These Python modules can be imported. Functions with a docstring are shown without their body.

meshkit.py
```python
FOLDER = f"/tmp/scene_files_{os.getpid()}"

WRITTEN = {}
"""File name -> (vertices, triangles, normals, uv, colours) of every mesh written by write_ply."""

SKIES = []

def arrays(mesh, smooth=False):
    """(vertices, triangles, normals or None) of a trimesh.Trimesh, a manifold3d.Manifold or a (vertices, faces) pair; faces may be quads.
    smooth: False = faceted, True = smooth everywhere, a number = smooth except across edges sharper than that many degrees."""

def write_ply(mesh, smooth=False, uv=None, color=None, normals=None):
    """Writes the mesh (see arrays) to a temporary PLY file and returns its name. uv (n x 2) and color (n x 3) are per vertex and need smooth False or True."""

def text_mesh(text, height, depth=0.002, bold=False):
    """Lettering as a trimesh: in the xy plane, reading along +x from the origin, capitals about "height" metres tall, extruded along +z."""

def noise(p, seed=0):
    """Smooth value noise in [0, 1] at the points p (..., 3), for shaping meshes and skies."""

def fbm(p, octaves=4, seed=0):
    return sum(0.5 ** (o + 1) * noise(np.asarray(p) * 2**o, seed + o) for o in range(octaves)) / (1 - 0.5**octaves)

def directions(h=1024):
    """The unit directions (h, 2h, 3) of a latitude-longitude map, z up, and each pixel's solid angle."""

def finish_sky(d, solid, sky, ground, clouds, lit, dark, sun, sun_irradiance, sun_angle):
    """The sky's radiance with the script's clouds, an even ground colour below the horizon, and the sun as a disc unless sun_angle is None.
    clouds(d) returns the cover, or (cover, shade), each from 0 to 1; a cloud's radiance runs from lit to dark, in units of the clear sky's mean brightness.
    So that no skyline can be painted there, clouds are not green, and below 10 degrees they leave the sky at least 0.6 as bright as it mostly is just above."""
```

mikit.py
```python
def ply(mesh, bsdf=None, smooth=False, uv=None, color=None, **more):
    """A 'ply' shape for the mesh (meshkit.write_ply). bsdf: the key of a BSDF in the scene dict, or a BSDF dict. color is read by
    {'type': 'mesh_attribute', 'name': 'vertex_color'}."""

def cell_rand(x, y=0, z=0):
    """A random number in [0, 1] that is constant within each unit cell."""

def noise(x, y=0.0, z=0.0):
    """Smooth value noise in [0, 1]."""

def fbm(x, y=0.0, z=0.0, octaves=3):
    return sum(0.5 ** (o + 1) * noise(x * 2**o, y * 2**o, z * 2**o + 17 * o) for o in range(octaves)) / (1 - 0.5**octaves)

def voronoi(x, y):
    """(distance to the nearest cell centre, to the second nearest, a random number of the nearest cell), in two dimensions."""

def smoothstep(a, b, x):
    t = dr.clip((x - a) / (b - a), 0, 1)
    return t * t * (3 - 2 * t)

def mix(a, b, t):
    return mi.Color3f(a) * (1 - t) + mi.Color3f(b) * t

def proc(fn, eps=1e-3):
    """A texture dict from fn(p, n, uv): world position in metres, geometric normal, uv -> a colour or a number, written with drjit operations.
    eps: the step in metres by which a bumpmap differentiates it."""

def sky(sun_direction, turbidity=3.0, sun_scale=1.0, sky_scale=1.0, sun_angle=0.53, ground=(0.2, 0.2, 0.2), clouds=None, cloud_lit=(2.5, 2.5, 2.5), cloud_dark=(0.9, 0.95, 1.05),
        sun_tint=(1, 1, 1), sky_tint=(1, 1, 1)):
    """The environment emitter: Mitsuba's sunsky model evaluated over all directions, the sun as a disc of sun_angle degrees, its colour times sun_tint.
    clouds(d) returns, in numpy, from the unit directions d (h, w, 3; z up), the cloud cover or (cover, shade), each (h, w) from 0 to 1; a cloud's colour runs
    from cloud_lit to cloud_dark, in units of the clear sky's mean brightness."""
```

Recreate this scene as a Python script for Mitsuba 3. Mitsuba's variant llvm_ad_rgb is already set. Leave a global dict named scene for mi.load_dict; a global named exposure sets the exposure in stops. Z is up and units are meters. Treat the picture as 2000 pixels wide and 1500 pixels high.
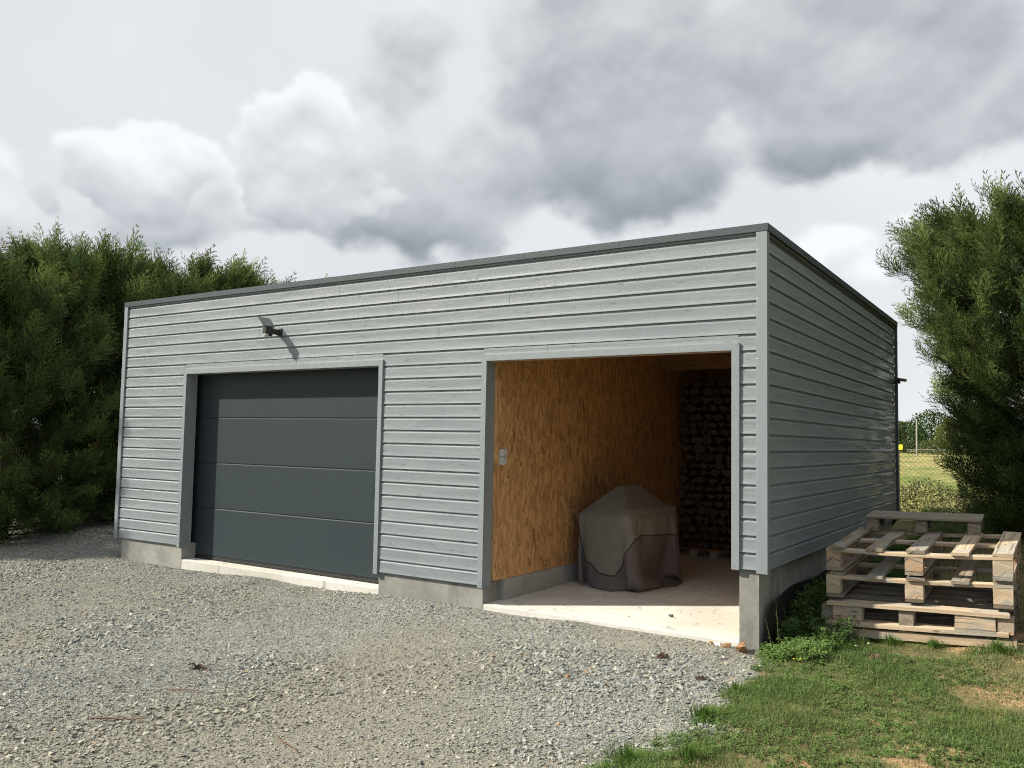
import math
import numpy as np
import trimesh
import drjit as dr
import mitsuba as mi
import mikit
import meshkit
from mikit import proc, noise, fbm, voronoi, cell_rand, smoothstep, mix

T = mi.ScalarTransform4f
scene, labels = {}, {}

# ------------------------------------------------------------------ camera, sky, exposure
exposure = 2.4
CAM = np.array([1.8226, -6.2426, 1.4593])
YAW, PITCH, ROLL = -0.57881, 0.06662, 0.01869
FWD = np.array([math.sin(YAW) * math.cos(PITCH), math.cos(YAW) * math.cos(PITCH), math.sin(PITCH)])
RGT0 = np.array([math.cos(YAW), -math.sin(YAW), 0.0])
UP0 = np.cross(RGT0, FWD)
UP = -RGT0 * math.sin(ROLL) + UP0 * math.cos(ROLL)
scene['camera'] = {'type': 'perspective', 'fov': math.degrees(2 * math.atan(1000 / 1651.52)), 'fov_axis': 'x',
                   'near_clip': 0.05, 'far_clip': 3000.0,
                   'to_world': T().look_at(origin=CAM.tolist(), target=(CAM + FWD).tolist(), up=UP.tolist())}

SUN_EL = math.radians(37.0)
SUN = np.array([-0.79 * math.cos(SUN_EL), -0.61 * math.cos(SUN_EL), math.sin(SUN_EL)])
CLOUD_LIT, CLOUD_DARK = (2.30, 2.31, 2.32), (0.62, 0.66, 0.70)


def unit_np(v):
    return v / np.linalg.norm(v, axis=-1, keepdims=True)


def np_smooth(a, b, x):
    t = np.clip((x - a) / (b - a), 0, 1)
    return t * t * (3 - 2 * t)


def clouds(d):
    """Broken cumulus under a thin bright veil, all round the sky; the cloud groups in front of the camera are given by azimuth and elevation."""
    az = np.degrees(np.arctan2(d[..., 0], d[..., 1]))
    el = np.degrees(np.arcsin(np.clip(d[..., 2], -1, 1)))
    big = meshkit.fbm(d * 3.2, 4, 3)
    n1 = meshkit.fbm(d * 11 + 5.1, 6, 11)
    n2 = meshkit.fbm(d * 7 + 9.7, 5, 23)
    n3 = meshkit.fbm(d * 26 + 2.3, 5, 31)
    toward = unit_np(SUN * .45 + np.array([0, 0, 1.0]))
    d1, d3 = unit_np(d + .035 * toward), unit_np(d + .013 * toward)
    relief = .60 * (meshkit.fbm(d1 * 11 + 5.1, 4, 11) - meshkit.fbm(d * 11 + 5.1, 4, 11)) + .45 * (meshkit.fbm(d3 * 26 + 2.3, 4, 31) - meshkit.fbm(d * 26 + 2.3, 4, 31))
    wa, we = az + (n2 - .5) * 9, el + (n1 - .5) * 5.5
    shade = np.clip(.25 + (big - .5) * .35 + (n2 - .5) * .12, 0, 1)
    # scattered clouds of the whole sky
    p = d[..., :2] / (d[..., 2:3] + .18)
    g = meshkit.fbm(np.concatenate([p * 1.1, p[..., :1] * 0], -1) + 4.4, 5, 47)
    view = np_smooth(62, 40, np.abs(az + 33)) * np_smooth(46, 34, el)
    m = np_smooth(.5, .6, g) * (1 - view)
    shade = shade * (1 - m) + m * np.clip(.05 + (g - .5) * 4.2 + (n1 - .5) * .5, 0, 1)

    def cloud(shade, a, e, ra, re, top, base, soft=.35, rim=.25, rough=1.3, tilt=0.0):
        x, y = (wa - a) / ra, (we - e) / re
        y = y + tilt * x
        b = 1 - np.sqrt(x * x + y * y) + (n1 - .5) * rough + (n3 - .5) * rough * .55
        m = np_smooth(0, soft, b)
        up = np_smooth(.9, -.9, y)
        s = top + (base - top) * up + (n2 - .5) * (.60 - .25 * base) + (n3 - .5) * .08 + relief * (1.45 - base)
        s = s - rim * np.exp(-np.maximum(b, 0) * 5) * np_smooth(-.5, .4, y - x * .5)
        return shade * (1 - m) + m * np.clip(s, 0, 1)

    shade = cloud(shade, -67.5, 13.2, 4.5, 4.5, .10, .60)                          # far left
    shade = cloud(shade, -55.2, 12.7, 6.0, 2.2, .42, .78, .7, .0, .9)               # grey foot of the left heap
    shade = cloud(shade, -58.0, 16.0, 6.0, 3.2, .06, .58, .14, .34, 1.2)           # left heap, white top
    shade = cloud(shade, -51.0, 14.4, 5.0, 2.4, .15, .58, .7, .1, .9)
    shade = cloud(shade, -41.0, 24.5, 5.0, 6.0, .32, .55, .7, .25, .9)
    shade = cloud(shade, -27.0, 25.0, 10.5, 9.0, .54, .70, .5, .30, .9)             # big grey cloud, upper left
    shade = cloud(shade, -11.0, 24.0, 16.0, 7.8, .53, .72, .6, .12, .9)             # upper right
    shade = cloud(shade, -33.5, 17.5, 5.5, 4.5, .42, .62, .7, .15, 1.0)
    shade = cloud(shade, -40.5, 15.2, 7.0, 5.2, .36, .95, .5, .20, 1.0)             # dark column
    shade = cloud(shade, -48.0, 18.6, 6.4, 5.0, .08, .56, .16, .42, 1.3, .12)      # middle heap, white top left
    shade = cloud(shade, -25.0, 17.4, 9.5, 4.3, .60, 1.02, .6, .05, .75, -.05)      # dark base
    shade = cloud(shade, -13.5, 18.2, 7.5, 3.4, .58, .96, .6, .05, .75, -.25)
    shade = cloud(shade, -3.0, 19.4, 6.0, 2.8, .45, .75, .6, .1, .9)
    shade = cloud(shade, -12.2, 12.0, 3.8, 1.9, -.05, .25, .3, .2, 1.1)            # low bright heaps on the right
    shade = cloud(shade, -5.5, 13.2, 3.8, 1.8, -.05, .25, .3, .2, 1.1)
    cover = np.full(shade.shape, .9)
    return cover, shade


scene['sky'] = mikit.sky(SUN.tolist(), turbidity=3.0, sun_scale=1.22, sky_scale=1.0, sun_angle=1.1, clouds=clouds, cloud_lit=CLOUD_LIT, cloud_dark=CLOUD_DARK,
                         sun_tint=(.87, 1.0, 1.19), ground=(.16, .17, .13))


# ------------------------------------------------------------------ helpers
def unique(key):
    if key not in scene and not any(k.startswith(key + '__') for k in scene) and key not in labels:
        return key
    n = 1
    while True:
        k = f'{key}_{n:03d}'
        if k not in scene and k not in labels:
            return k
        n += 1


COUNT = {}


def number(key):
    """key, key_001, key_002 ... (quick counter for parts)."""
    n = COUNT.get(key, 0)
    COUNT[key] = n + 1
    return key if n == 0 else f'{key}_{n:03d}'


def put(key, mesh, bsdf, smooth=False, color=None, uv=None):
    key = number(key)
    scene[key] = mikit.ply(mesh, bsdf, smooth=smooth, color=color, uv=uv)
    return key


def thing(name, label, category, group=None):
    key = number(name)
    labels[key] = {'label': label, 'category': category}
    if group:
        labels[key]['group'] = group
    return key


def single(name, mesh, bsdf, label, category, group=None, smooth=False, color=None):
    key = put(name, mesh, bsdf, smooth, color)
    labels[key] = {'label': label, 'category': category}
    if group:
        labels[key]['group'] = group
    return key


def structure(name, mesh, bsdf, label=None, smooth=False, color=None):
    key = put(name, mesh, bsdf, smooth, color)
    labels[key] = {'kind': 'structure'}
    if label:
        labels[key]['label'] = label
    return key


def stuff(name, mesh, bsdf, label=None, category=None, smooth=False, color=None):
    key = put(name, mesh, bsdf, smooth, color)
    labels[key] = {'kind': 'stuff'}
    if label:
        labels[key]['label'] = label
    if category:
        labels[key]['category'] = category
    return key


def box(x0, x1, y0, y1, z0, z1):
    v = np.array([[x, y, z] for x in (x0, x1) for y in (y0, y1) for z in (z0, z1)], float)
    f = np.array([[0, 1, 3], [0, 3, 2], [4, 6, 7], [4, 7, 5], [0, 4, 5], [0, 5, 1], [2, 3, 7], [2, 7, 6], [0, 2, 6], [0, 6, 4], [1, 5, 7], [1, 7, 3]])
    return v, f


def cbox(x0, x1, y0, y1, z0, z1, c=.002):
    """A box with chamfered edges: 24 vertices, 6 faces, 12 edge strips, 8 corners."""
    lo, hi = np.array([x0, y0, z0], float), np.array([x1, y1, z1], float)
    idx, v = {}, []
    for sx in (0, 1):
        for sy in (0, 1):
            for sz in (0, 1):
                sg = np.array([sx, sy, sz])
                for k in range(3):
                    q = np.where(sg == 1, hi - c, lo + c)
                    q[k] = hi[k] if sg[k] else lo[k]
                    idx[(sx, sy, sz, k)] = len(v)
                    v.append(q)
    quads, tris = [], []
    for k in range(3):
        i, j = (k + 1) % 3, (k + 2) % 3
        for sk in (0, 1):
            def key(a, b, kk=k):
                t = [0, 0, 0]
                t[k], t[i], t[j] = sk, a, b
                return idx[(*t, kk)]
            quads.append([key(0, 0), key(1, 0), key(1, 1), key(0, 1)])
        for a in (0, 1):
            for b in (0, 1):
                def e(sk, kk):
                    t = [0, 0, 0]
                    t[k], t[i], t[j] = sk, a, b
                    return idx[(*t, kk)]
                quads.append([e(0, i), e(1, i), e(1, j), e(0, j)])
    for sx in (0, 1):
        for sy in (0, 1):
            for sz in (0, 1):
                tris.append([idx[(sx, sy, sz, k)] for k in range(3)])
    v = np.array(v)
    f = np.array([t for q in quads for t in ([q[0], q[1], q[2]], [q[0], q[2], q[3]])] + tris)
    n = np.cross(v[f[:, 1]] - v[f[:, 0]], v[f[:, 2]] - v[f[:, 0]])
    flip = (n * (v[f].mean(1) - (lo + hi) / 2)).sum(1) < 0
    f[flip] = f[flip][:, ::-1]
    return v, f


def cat(parts):
    vs, fs, n = [], [], 0
    for v, f in parts:
        v, f = np.asarray(v), np.asarray(f)
        vs.append(v)
        fs.append(f + n)
        n += len(v)
    return np.vstack(vs), np.vstack(fs)


def prism(poly, a, b):
    """poly: (n, 3) points of one end (counter-clockwise seen from the outside of a), swept from offset a to offset b (3-vectors)."""
    poly = np.asarray(poly, float)
    n = len(poly)
    v = np.vstack([poly + a, poly + b])
    f = []
    for i in range(n):
        j = (i + 1) % n
        f += [[i, j, n + j], [i, n + j, n + i]]
    for i in range(1, n - 1):
        f += [[0, i + 1, i], [n, n + i, n + i + 1]]
    m = trimesh.Trimesh(v, np.array(f), process=False)
    if m.volume < 0:
        m.invert()
    return np.array(m.vertices), np.array(m.faces)


def tube(points, radius, sides=6):
    p = np.asarray(points, float)
    r = np.broadcast_to(radius, (len(p),))
    t = np.gradient(p, axis=0)
    t /= np.linalg.norm(t, axis=1, keepdims=True) + 1e-12
    ref = np.where(np.abs(t[:, 2:]) < .9, [[0, 0, 1.0]], [[1.0, 0, 0]])
    a = np.cross(t, ref)
    a /= np.linalg.norm(a, axis=1, keepdims=True) + 1e-12
    b = np.cross(t, a)
    ang = np.arange(sides) * 2 * np.pi / sides
    v = p[:, None] + r[:, None, None] * (np.cos(ang)[None, :, None] * a[:, None] + np.sin(ang)[None, :, None] * b[:, None])
    i, j = np.meshgrid(np.arange(len(p) - 1), np.arange(sides), indexing='ij')
    q = np.stack([i * sides + j, i * sides + (j + 1) % sides, (i + 1) * sides + (j + 1) % sides, (i + 1) * sides + j], -1).reshape(-1, 4)
    f = np.vstack([q[:, [0, 2, 1]], q[:, [0, 3, 2]]])
    v = v.reshape(-1, 3)
    c0, c1 = len(v), len(v) + 1
    v = np.vstack([v, p[0], p[-1]])
    k = np.arange(sides)
    e = (len(p) - 1) * sides
    f = np.vstack([f, np.stack([k, (k + 1) % sides, k * 0 + c0], 1), np.stack([e + (k + 1) % sides, e + k, k * 0 + c1], 1)])
    return v, f


def rotz(v, a, o=(0, 0, 0)):
    c, s = math.cos(a), math.sin(a)
    v = np.asarray(v, float)
    return np.stack([v[:, 0] * c - v[:, 1] * s, v[:, 0] * s + v[:, 1] * c, v[:, 2]], 1) + np.asarray(o, float)


def unit(v):
    return v / (np.linalg.norm(v, axis=-1, keepdims=True) + 1e-12)


def leaves(pos, d, nrm, length, width, color, rng, bend=.25):
    """Many leaves in one mesh: each a folded, bent blade of 6 vertices and 4 triangles; pos, d, nrm (n, 3)."""
    n = len(pos)
    d = unit(d)
    s = unit(np.cross(nrm, d))
    nn = np.cross(d, s)
    L, W = np.broadcast_to(length, n)[:, None], np.broadcast_to(width, n)[:, None]
    p0 = pos
    m = pos + d * L * .5 + nn * L * .06
    t = pos + d * L - nn * L * bend
    v = np.stack([p0, m + s * W * .5 + nn * W * .12, m - s * W * .5 + nn * W * .12, m, t], 1).reshape(-1, 3)
    f0 = np.array([[0, 3, 1], [0, 2, 3], [1, 3, 4], [3, 2, 4]])
    f = (f0[None] + (np.arange(n) * 5)[:, None, None]).reshape(-1, 3)
    c = np.repeat(np.broadcast_to(color, (n, 3)), 5, axis=0)
    return v, f, c


def blades(pos, az, lean, length, width, color, rng):
    """Grass blades: 5 vertices, 3 triangles each."""
    n = len(pos)
    d = np.stack([np.cos(az), np.sin(az), np.zeros(n)], 1)
    s = np.stack([-np.sin(az), np.cos(az), np.zeros(n)], 1) * (width * .5)[:, None]
    z = np.array([0, 0, 1.0])
    L, l = length[:, None], lean[:, None]
    m = pos + z * L * .55 * np.sqrt(np.clip(1 - l * l * .3, .1, 1)) + d * L * l * .3
    t = pos + z * L * np.clip(1 - l * l * .75, .05, 1) + d * L * l * .95
    v = np.stack([pos + s, pos - s, m + s * .75, m - s * .75, t], 1).reshape(-1, 3)
    f0 = np.array([[0, 1, 3], [0, 3, 2], [2, 3, 4]])
    f = (f0[None] + (np.arange(n) * 5)[:, None, None]).reshape(-1, 3)
    c = np.repeat(color, 5, axis=0)
    return v, f, c


def vnoise(x, y, s, seed=0, octaves=4):
    return meshkit.fbm(np.stack([np.asarray(x) * s, np.asarray(y) * s, np.asarray(x) * 0], -1), octaves, seed)


# ------------------------------------------------------------------ materials
RGB = lambda c: {'type': 'rgb', 'value': list(c)}
VC = {'type': 'mesh_attribute', 'name': 'vertex_color'}


def two(d):
    return {'type': 'twosided', 'bsdf': d}


def principled(base, rough=.6, spec=.5, **k):
    return {'type': 'principled', 'base_color': base, 'roughness': rough, 'specular': spec, **k}


def grain_coords(p):
    return p.x + p.y, p.z


def paint_col(p, n, uv):
    a, z = grain_coords(p)
    row = dr.floor((3.0323 - z) / .125)
    tone = cell_rand(row, dr.floor(a * .26 + cell_rand(row, 7) * 3), 5)
    g = fbm(a * 1.6 + row * 13.1, z * 44, 2.0, 2)
    k, _, w = voronoi(a * 2.6 + row * 3.7, z * 9 + row * 1.3)
    knot = smoothstep(.085, .03, k) * smoothstep(.45, .55, w)
    v = .93 + .08 * tone + .10 * (g - .5) - .22 * knot
    return mi.Color3f(.170, .195, .215) * v


def paint_rough(p, n, uv):
    a, z = grain_coords(p)
    row = dr.floor((3.0323 - z) / .125)
    g = fbm(a * 2.2 + row * 31.7, z * 38, 4.0, 4)
    k, _, w = voronoi(a * 2.6 + row * 3.7, z * 9 + row * 1.3)
    knot = smoothstep(.16, .05, k) * smoothstep(.45, .55, w)
    return .36 + .24 * smoothstep(.38, .62, g) - .08 * knot


def paint_bump(p, n, uv):
    a, z = grain_coords(p)
    row = dr.floor((3.0323 - z) / .125)
    g = fbm(a * 2 + row * 5.3, z * 42, 1.0, 2)
    w = noise(a * 2.0 + row * 7.7, z * 13)
    k, _, r = voronoi(a * 2.6 + row * 3.7, z * 9 + row * 1.3)
    return .00020 * g + .00010 * w + .0003 * smoothstep(.12, .02, k) * smoothstep(.45, .55, r)


scene['cladding_paint'] = two({'type': 'bumpmap', 'arbitrary': proc(paint_bump, .004), 'scale': 1.0,
                               'bsdf': principled(proc(paint_col), proc(paint_rough), .6)})


def trim_col(p, n, uv):
    g = fbm(p.x * 20 + p.y * 20, p.z * 2, 1.0, 2)
    return mi.Color3f(.178, .204, .225) * (.95 + .1 * g)


scene['trim_paint'] = two(principled(proc(trim_col), .45, .5))
scene['anthracite_metal'] = two(principled(RGB((.046, .060, .071)), .45, .35))


def door_bump(p, n, uv):
    return .00035 * noise(p.x * 1.5, p.z * 260) + .00015 * noise(p.x * 220, p.z * 220)


scene['door_paint'] = two({'type': 'bumpmap', 'arbitrary': proc(door_bump, .001), 'scale': 1.0, 'bsdf': principled(RGB((.026, .036, .043)), .45, .22)})
scene['black_rubber'] = two(principled(RGB((.018, .018, .018)), .7, .3))
scene['black_plastic'] = two(principled(RGB((.014, .014, .015)), .45, .5))
scene['panel_glass'] = two(principled(RGB((.20, .21, .22)), .16, .6))
scene['grey_plastic'] = two(principled(RGB((.40, .41, .40)), .5, .5))
scene['screw_zinc'] = two({'type': 'roughconductor', 'material': 'Al', 'alpha': .25})


def render_col(p, n, uv):
    a = p.x + p.y
    g = fbm(a * 3.1, p.z * 4, 3.0, 4)
    s = fbm(a * 40, p.z * 40, 1.0, 2)
    st = smoothstep(.60, .75, fbm(a * 7 + 3, p.z * 1.6, 8.0, 3))
    c = mix((.19, .19, .18), (.26, .258, .243), smoothstep(.3, .7, g))
    return c * (.90 + .2 * s) * (1 - .22 * st)


def render_bump(p, n, uv):
    a = p.x + p.y
    return .004 * fbm(a * 5, p.z * 6, 2.0, 3) + .0007 * noise(a * 160, p.z * 160, 3.0)


scene['plinth_render'] = two({'type': 'bumpmap', 'arbitrary': proc(render_bump, .002), 'scale': 1.0, 'bsdf': principled(proc(render_col), .9, .2)})


def slab_col(p, n, uv):
    g = fbm(p.x * 1.7, p.y * 1.7, 1.0, 4)
    s = fbm(p.x * 30, p.y * 9, 2.0, 3)
    spot = smoothstep(.74, .80, fbm(p.x * 14, p.y * 14, 5.0, 3))
    c = mix((.405, .395, .36), (.485, .48, .45), smoothstep(.3, .7, g))
    return c * (.93 + .14 * s) * (1 - .3 * spot)


scene['slab_concrete'] = two({'type': 'bumpmap', 'arbitrary': proc(lambda p, n, uv: .0009 * fbm(p.x * 25, p.y * 25, p.z * 25, 3), .003), 'scale': 1.0, 'bsdf': principled(proc(slab_col), .8, .3)})
scene['block_concrete'] = two({'type': 'bumpmap', 'arbitrary': proc(lambda p, n, uv: .003 * fbm(p.y * 60, p.z * 60, p.x * 60, 3), .002), 'scale': 1.0,
                               'bsdf': principled(proc(lambda p, n, uv: mi.Color3f(.30, .31, .30) * (.8 + .4 * fbm(p.y * 9, p.z * 9, p.x * 9, 4))), .9, .2)})


def osb_layer(y, z, ang, seed):
    c, s = math.cos(ang), math.sin(ang)
    u, v = (y * c + z * s) * 36, (-y * s + z * c) * 8.5
    d1, d2, r = voronoi(u + seed * 17.3, v + seed * 5.1)
    return r, smoothstep(.0, .12, d2 - d1)


def osb_col(p, n, uv):
    y, z = p.y + p.x, p.z
    r1, e1 = osb_layer(y, z, .10, 1)
    r2, e2 = osb_layer(y, z, -.30, 2)
    r3, e3 = osb_layer(y, z, .62, 3)
    r4, e4 = osb_layer(y, z, 1.25, 4)
    r = dr.select(r1 > .55, r1, dr.select(r2 > .5, r2 * .95, dr.select(r3 > .5, r3 * .9, r4)))
    e = dr.select(r1 > .55, e1, dr.select(r2 > .5, e2, dr.select(r3 > .5, e3, e4)))
    fine = fbm(y * 85, z * 10, 1.0, 2)
    q = cell_rand(r * 7000, 5)
    c = mix((.31, .170, .072), (.54, .325, .150), q)
    dark = smoothstep(.955, .975, cell_rand(r * 5000, 3))
    return c * (.82 + .34 * fine) * (.90 + .10 * e) * (1 - .38 * dark)


scene['osb'] = two({'type': 'bumpmap', 'arbitrary': proc(lambda p, n, uv: .0008 * fbm((p.y + p.x) * 50, p.z * 9, 1.0, 2), .003), 'scale': 1.0, 'bsdf': principled(proc(osb_col), .55, .4)})
scene['dark_timber'] = two(principled(proc(lambda p, n, uv: mi.Color3f(.20, .115, .058) * (.7 + .6 * fbm(p.x * 2, p.y * 30, p.z * 30, 3))), .8, .3))
scene['roof_membrane'] = two(principled(RGB((.05, .05, .05)), .9, .2))


def wood_col(light, dark, grey):
    def f(p, n, uv):
        # uv.x runs along the plank (metres), uv.y across it, with an offset of its own for each plank
        g = fbm(uv.x * 3, uv.y * 130, 1.0, 4)
        ring = fbm(uv.x * 1.2, uv.y * 38, 5.0, 3)
        blot = fbm(uv.x * 5, uv.y * 16, 9.0, 4)
        k, _, w = voronoi(uv.x * 3.2, uv.y * 9)
        knot = smoothstep(.10, .05, k) * smoothstep(.55, .6, w)
        crack = smoothstep(.70, .76, fbm(uv.x * 1.6, uv.y * 75, 13.0, 3))
        c = mix(light, dark, smoothstep(.35, .72, ring * .6 + g * .4))
        c = mix(c, grey, smoothstep(.45, .68, blot))
        return c * (.78 + .42 * g) * (1 - .55 * knot) * (1 - .6 * crack)
    return f


def wood_bump(p, n, uv):
    return .0016 * fbm(uv.x * 3, uv.y * 120, 1.0, 3) + .0012 * fbm(uv.x * 9, uv.y * 20, 4.0, 3)


scene['pallet_wood_fresh'] = two({'type': 'bumpmap', 'arbitrary': proc(wood_bump, .002), 'scale': 1.0, 'bsdf': principled(proc(wood_col((.43, .345, .245), (.29, .215, .145), (.29, .265, .225))), .8, .25)})
scene['pallet_wood_weathered'] = two({'type': 'bumpmap', 'arbitrary': proc(wood_bump, .002), 'scale': 1.0, 'bsdf': principled(proc(wood_col((.255, .215, .165), (.15, .12, .09), (.215, .205, .185))), .85, .2)})
scene['pallet_wood_old'] = two({'type': 'bumpmap', 'arbitrary': proc(wood_bump, .002), 'scale': 1.0, 'bsdf': principled(proc(wood_col((.15, .125, .095), (.10, .075, .055), (.17, .165, .15))), .9, .2)})
scene['block_wood'] = two({'type': 'bumpmap', 'arbitrary': proc(wood_bump, .002), 'scale': 1.0, 'bsdf': principled(proc(wood_col((.37, .25, .155), (.22, .135, .08), (.28, .235, .185))), .85, .2)})


def stone_bump(p, n, uv):
    return .002 * fbm(p.x * 130, p.y * 130, p.z * 130, 2)


scene['gravel_stone'] = two(principled(VC, .85, .25))


def gravel_col(p, n, uv):
    pal = [(.205, .20, .185), (.30, .295, .28), (.155, .16, .165), (.37, .36, .335), (.26, .235, .195), (.21, .225, .23)]

    def scale(s, o):
        d1, d2, r = voronoi(p.x * s + o, p.y * s)
        c = mi.Color3f(*pal[0])
        for k, q in enumerate(pal[1:]):
            c = dr.select(r > (k + 1) / 6.0, mi.Color3f(*q), c)
        return c * (.55 + .45 * smoothstep(.0, .16, d2 - d1)), r
    a, ra = scale(68, .3)
    b, rb = scale(150, 7.7)
    t = smoothstep(.42, .62, fbm(p.x * .55 + 3, p.y * .55, 2.0, 3))
    fine = mix(b, a, dr.select(ra > .45 + .35 * t, mi.Float(1), mi.Float(0)))
    sand = mi.Color3f(.28, .245, .195) * (.8 + .4 * fbm(p.x * 120, p.y * 120, 1.0, 2))
    return mix(fine, sand, t * .45) * mi.Color3f(.83, .86, .83)


def gravel_bump(p, n, uv):
    d1, _, r = voronoi(p.x * 68 + .3, p.y * 68)
    e1, _, q = voronoi(p.x * 150 + 7.7, p.y * 150)
    return -.008 * d1 * (.4 + r) - .0035 * e1


scene['gravel_ground'] = two({'type': 'bumpmap', 'arbitrary': proc(gravel_bump, .002), 'scale': 1.0, 'bsdf': principled(proc(gravel_col), .9, .2)})


def soil_col(p, n, uv):
    g = fbm(p.x * 4, p.y * 4, 1.0, 4)
    h = fbm(p.x * 60, p.y * 60, 2.0, 3)
    k, _, w = voronoi(p.x * 60, p.y * 60)
    c = mix((.125, .11, .055), (.29, .19, .11), smoothstep(.54, .70, fbm(p.x * 2.3 + 2, p.y * 2.3, 4.0, 3)))
    return c * (.65 + .7 * h) * (.8 + .4 * w) * (.75 + .5 * g)


scene['soil'] = two({'type': 'bumpmap', 'arbitrary': proc(lambda p, n, uv: .012 * fbm(p.x * 30, p.y * 30, 1.0, 4), .003), 'scale': 1.0, 'bsdf': principled(proc(soil_col), .95, .1)})


def field_col(p, n, uv):
    g = fbm(p.x * .5, p.y * .18, 1.0, 4)
    h = fbm(p.x * 5, p.y * 3, 2.0, 3)
    c = mix((.105, .135, .035), (.21, .185, .075), smoothstep(.35, .65, g * .7 + h * .3))
    return c * (.75 + .5 * h)


scene['field_grass'] = two({'type': 'bumpmap', 'arbitrary': proc(lambda p, n, uv: .06 * fbm(p.x * 9, p.y * 9, 1.0, 3), .02), 'scale': 1.0, 'bsdf': principled(proc(field_col), .95, .1)})
scene['leaf'] = {'type': 'principledthin', 'base_color': VC, 'roughness': .55, 'diff_trans': .55, 'spec_trans': 0.0}
scene['bark'] = two(principled(proc(lambda p, n, uv: mi.Color3f(.10, .075, .055) * (.6 + .8 * fbm(p.x * 12, p.y * 12, p.z * 3, 3))), .95, .1))


def cloth_bump(p, n, uv):
    return .0022 * fbm(p.x * 14, p.y * 14, p.z * 9, 4) + .0003 * noise(p.x * 420, p.y * 420, p.z * 420)


def cloth(c):
    return two({'type': 'bumpmap', 'arbitrary': proc(cloth_bump, .003), 'scale': 1.0,
                'bsdf': principled(proc(lambda p, n, uv, c=c: mi.Color3f(*c) * (.82 + .36 * fbm(p.x * 11, p.y * 11, p.z * 7, 4))), .85, .25)})


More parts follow.
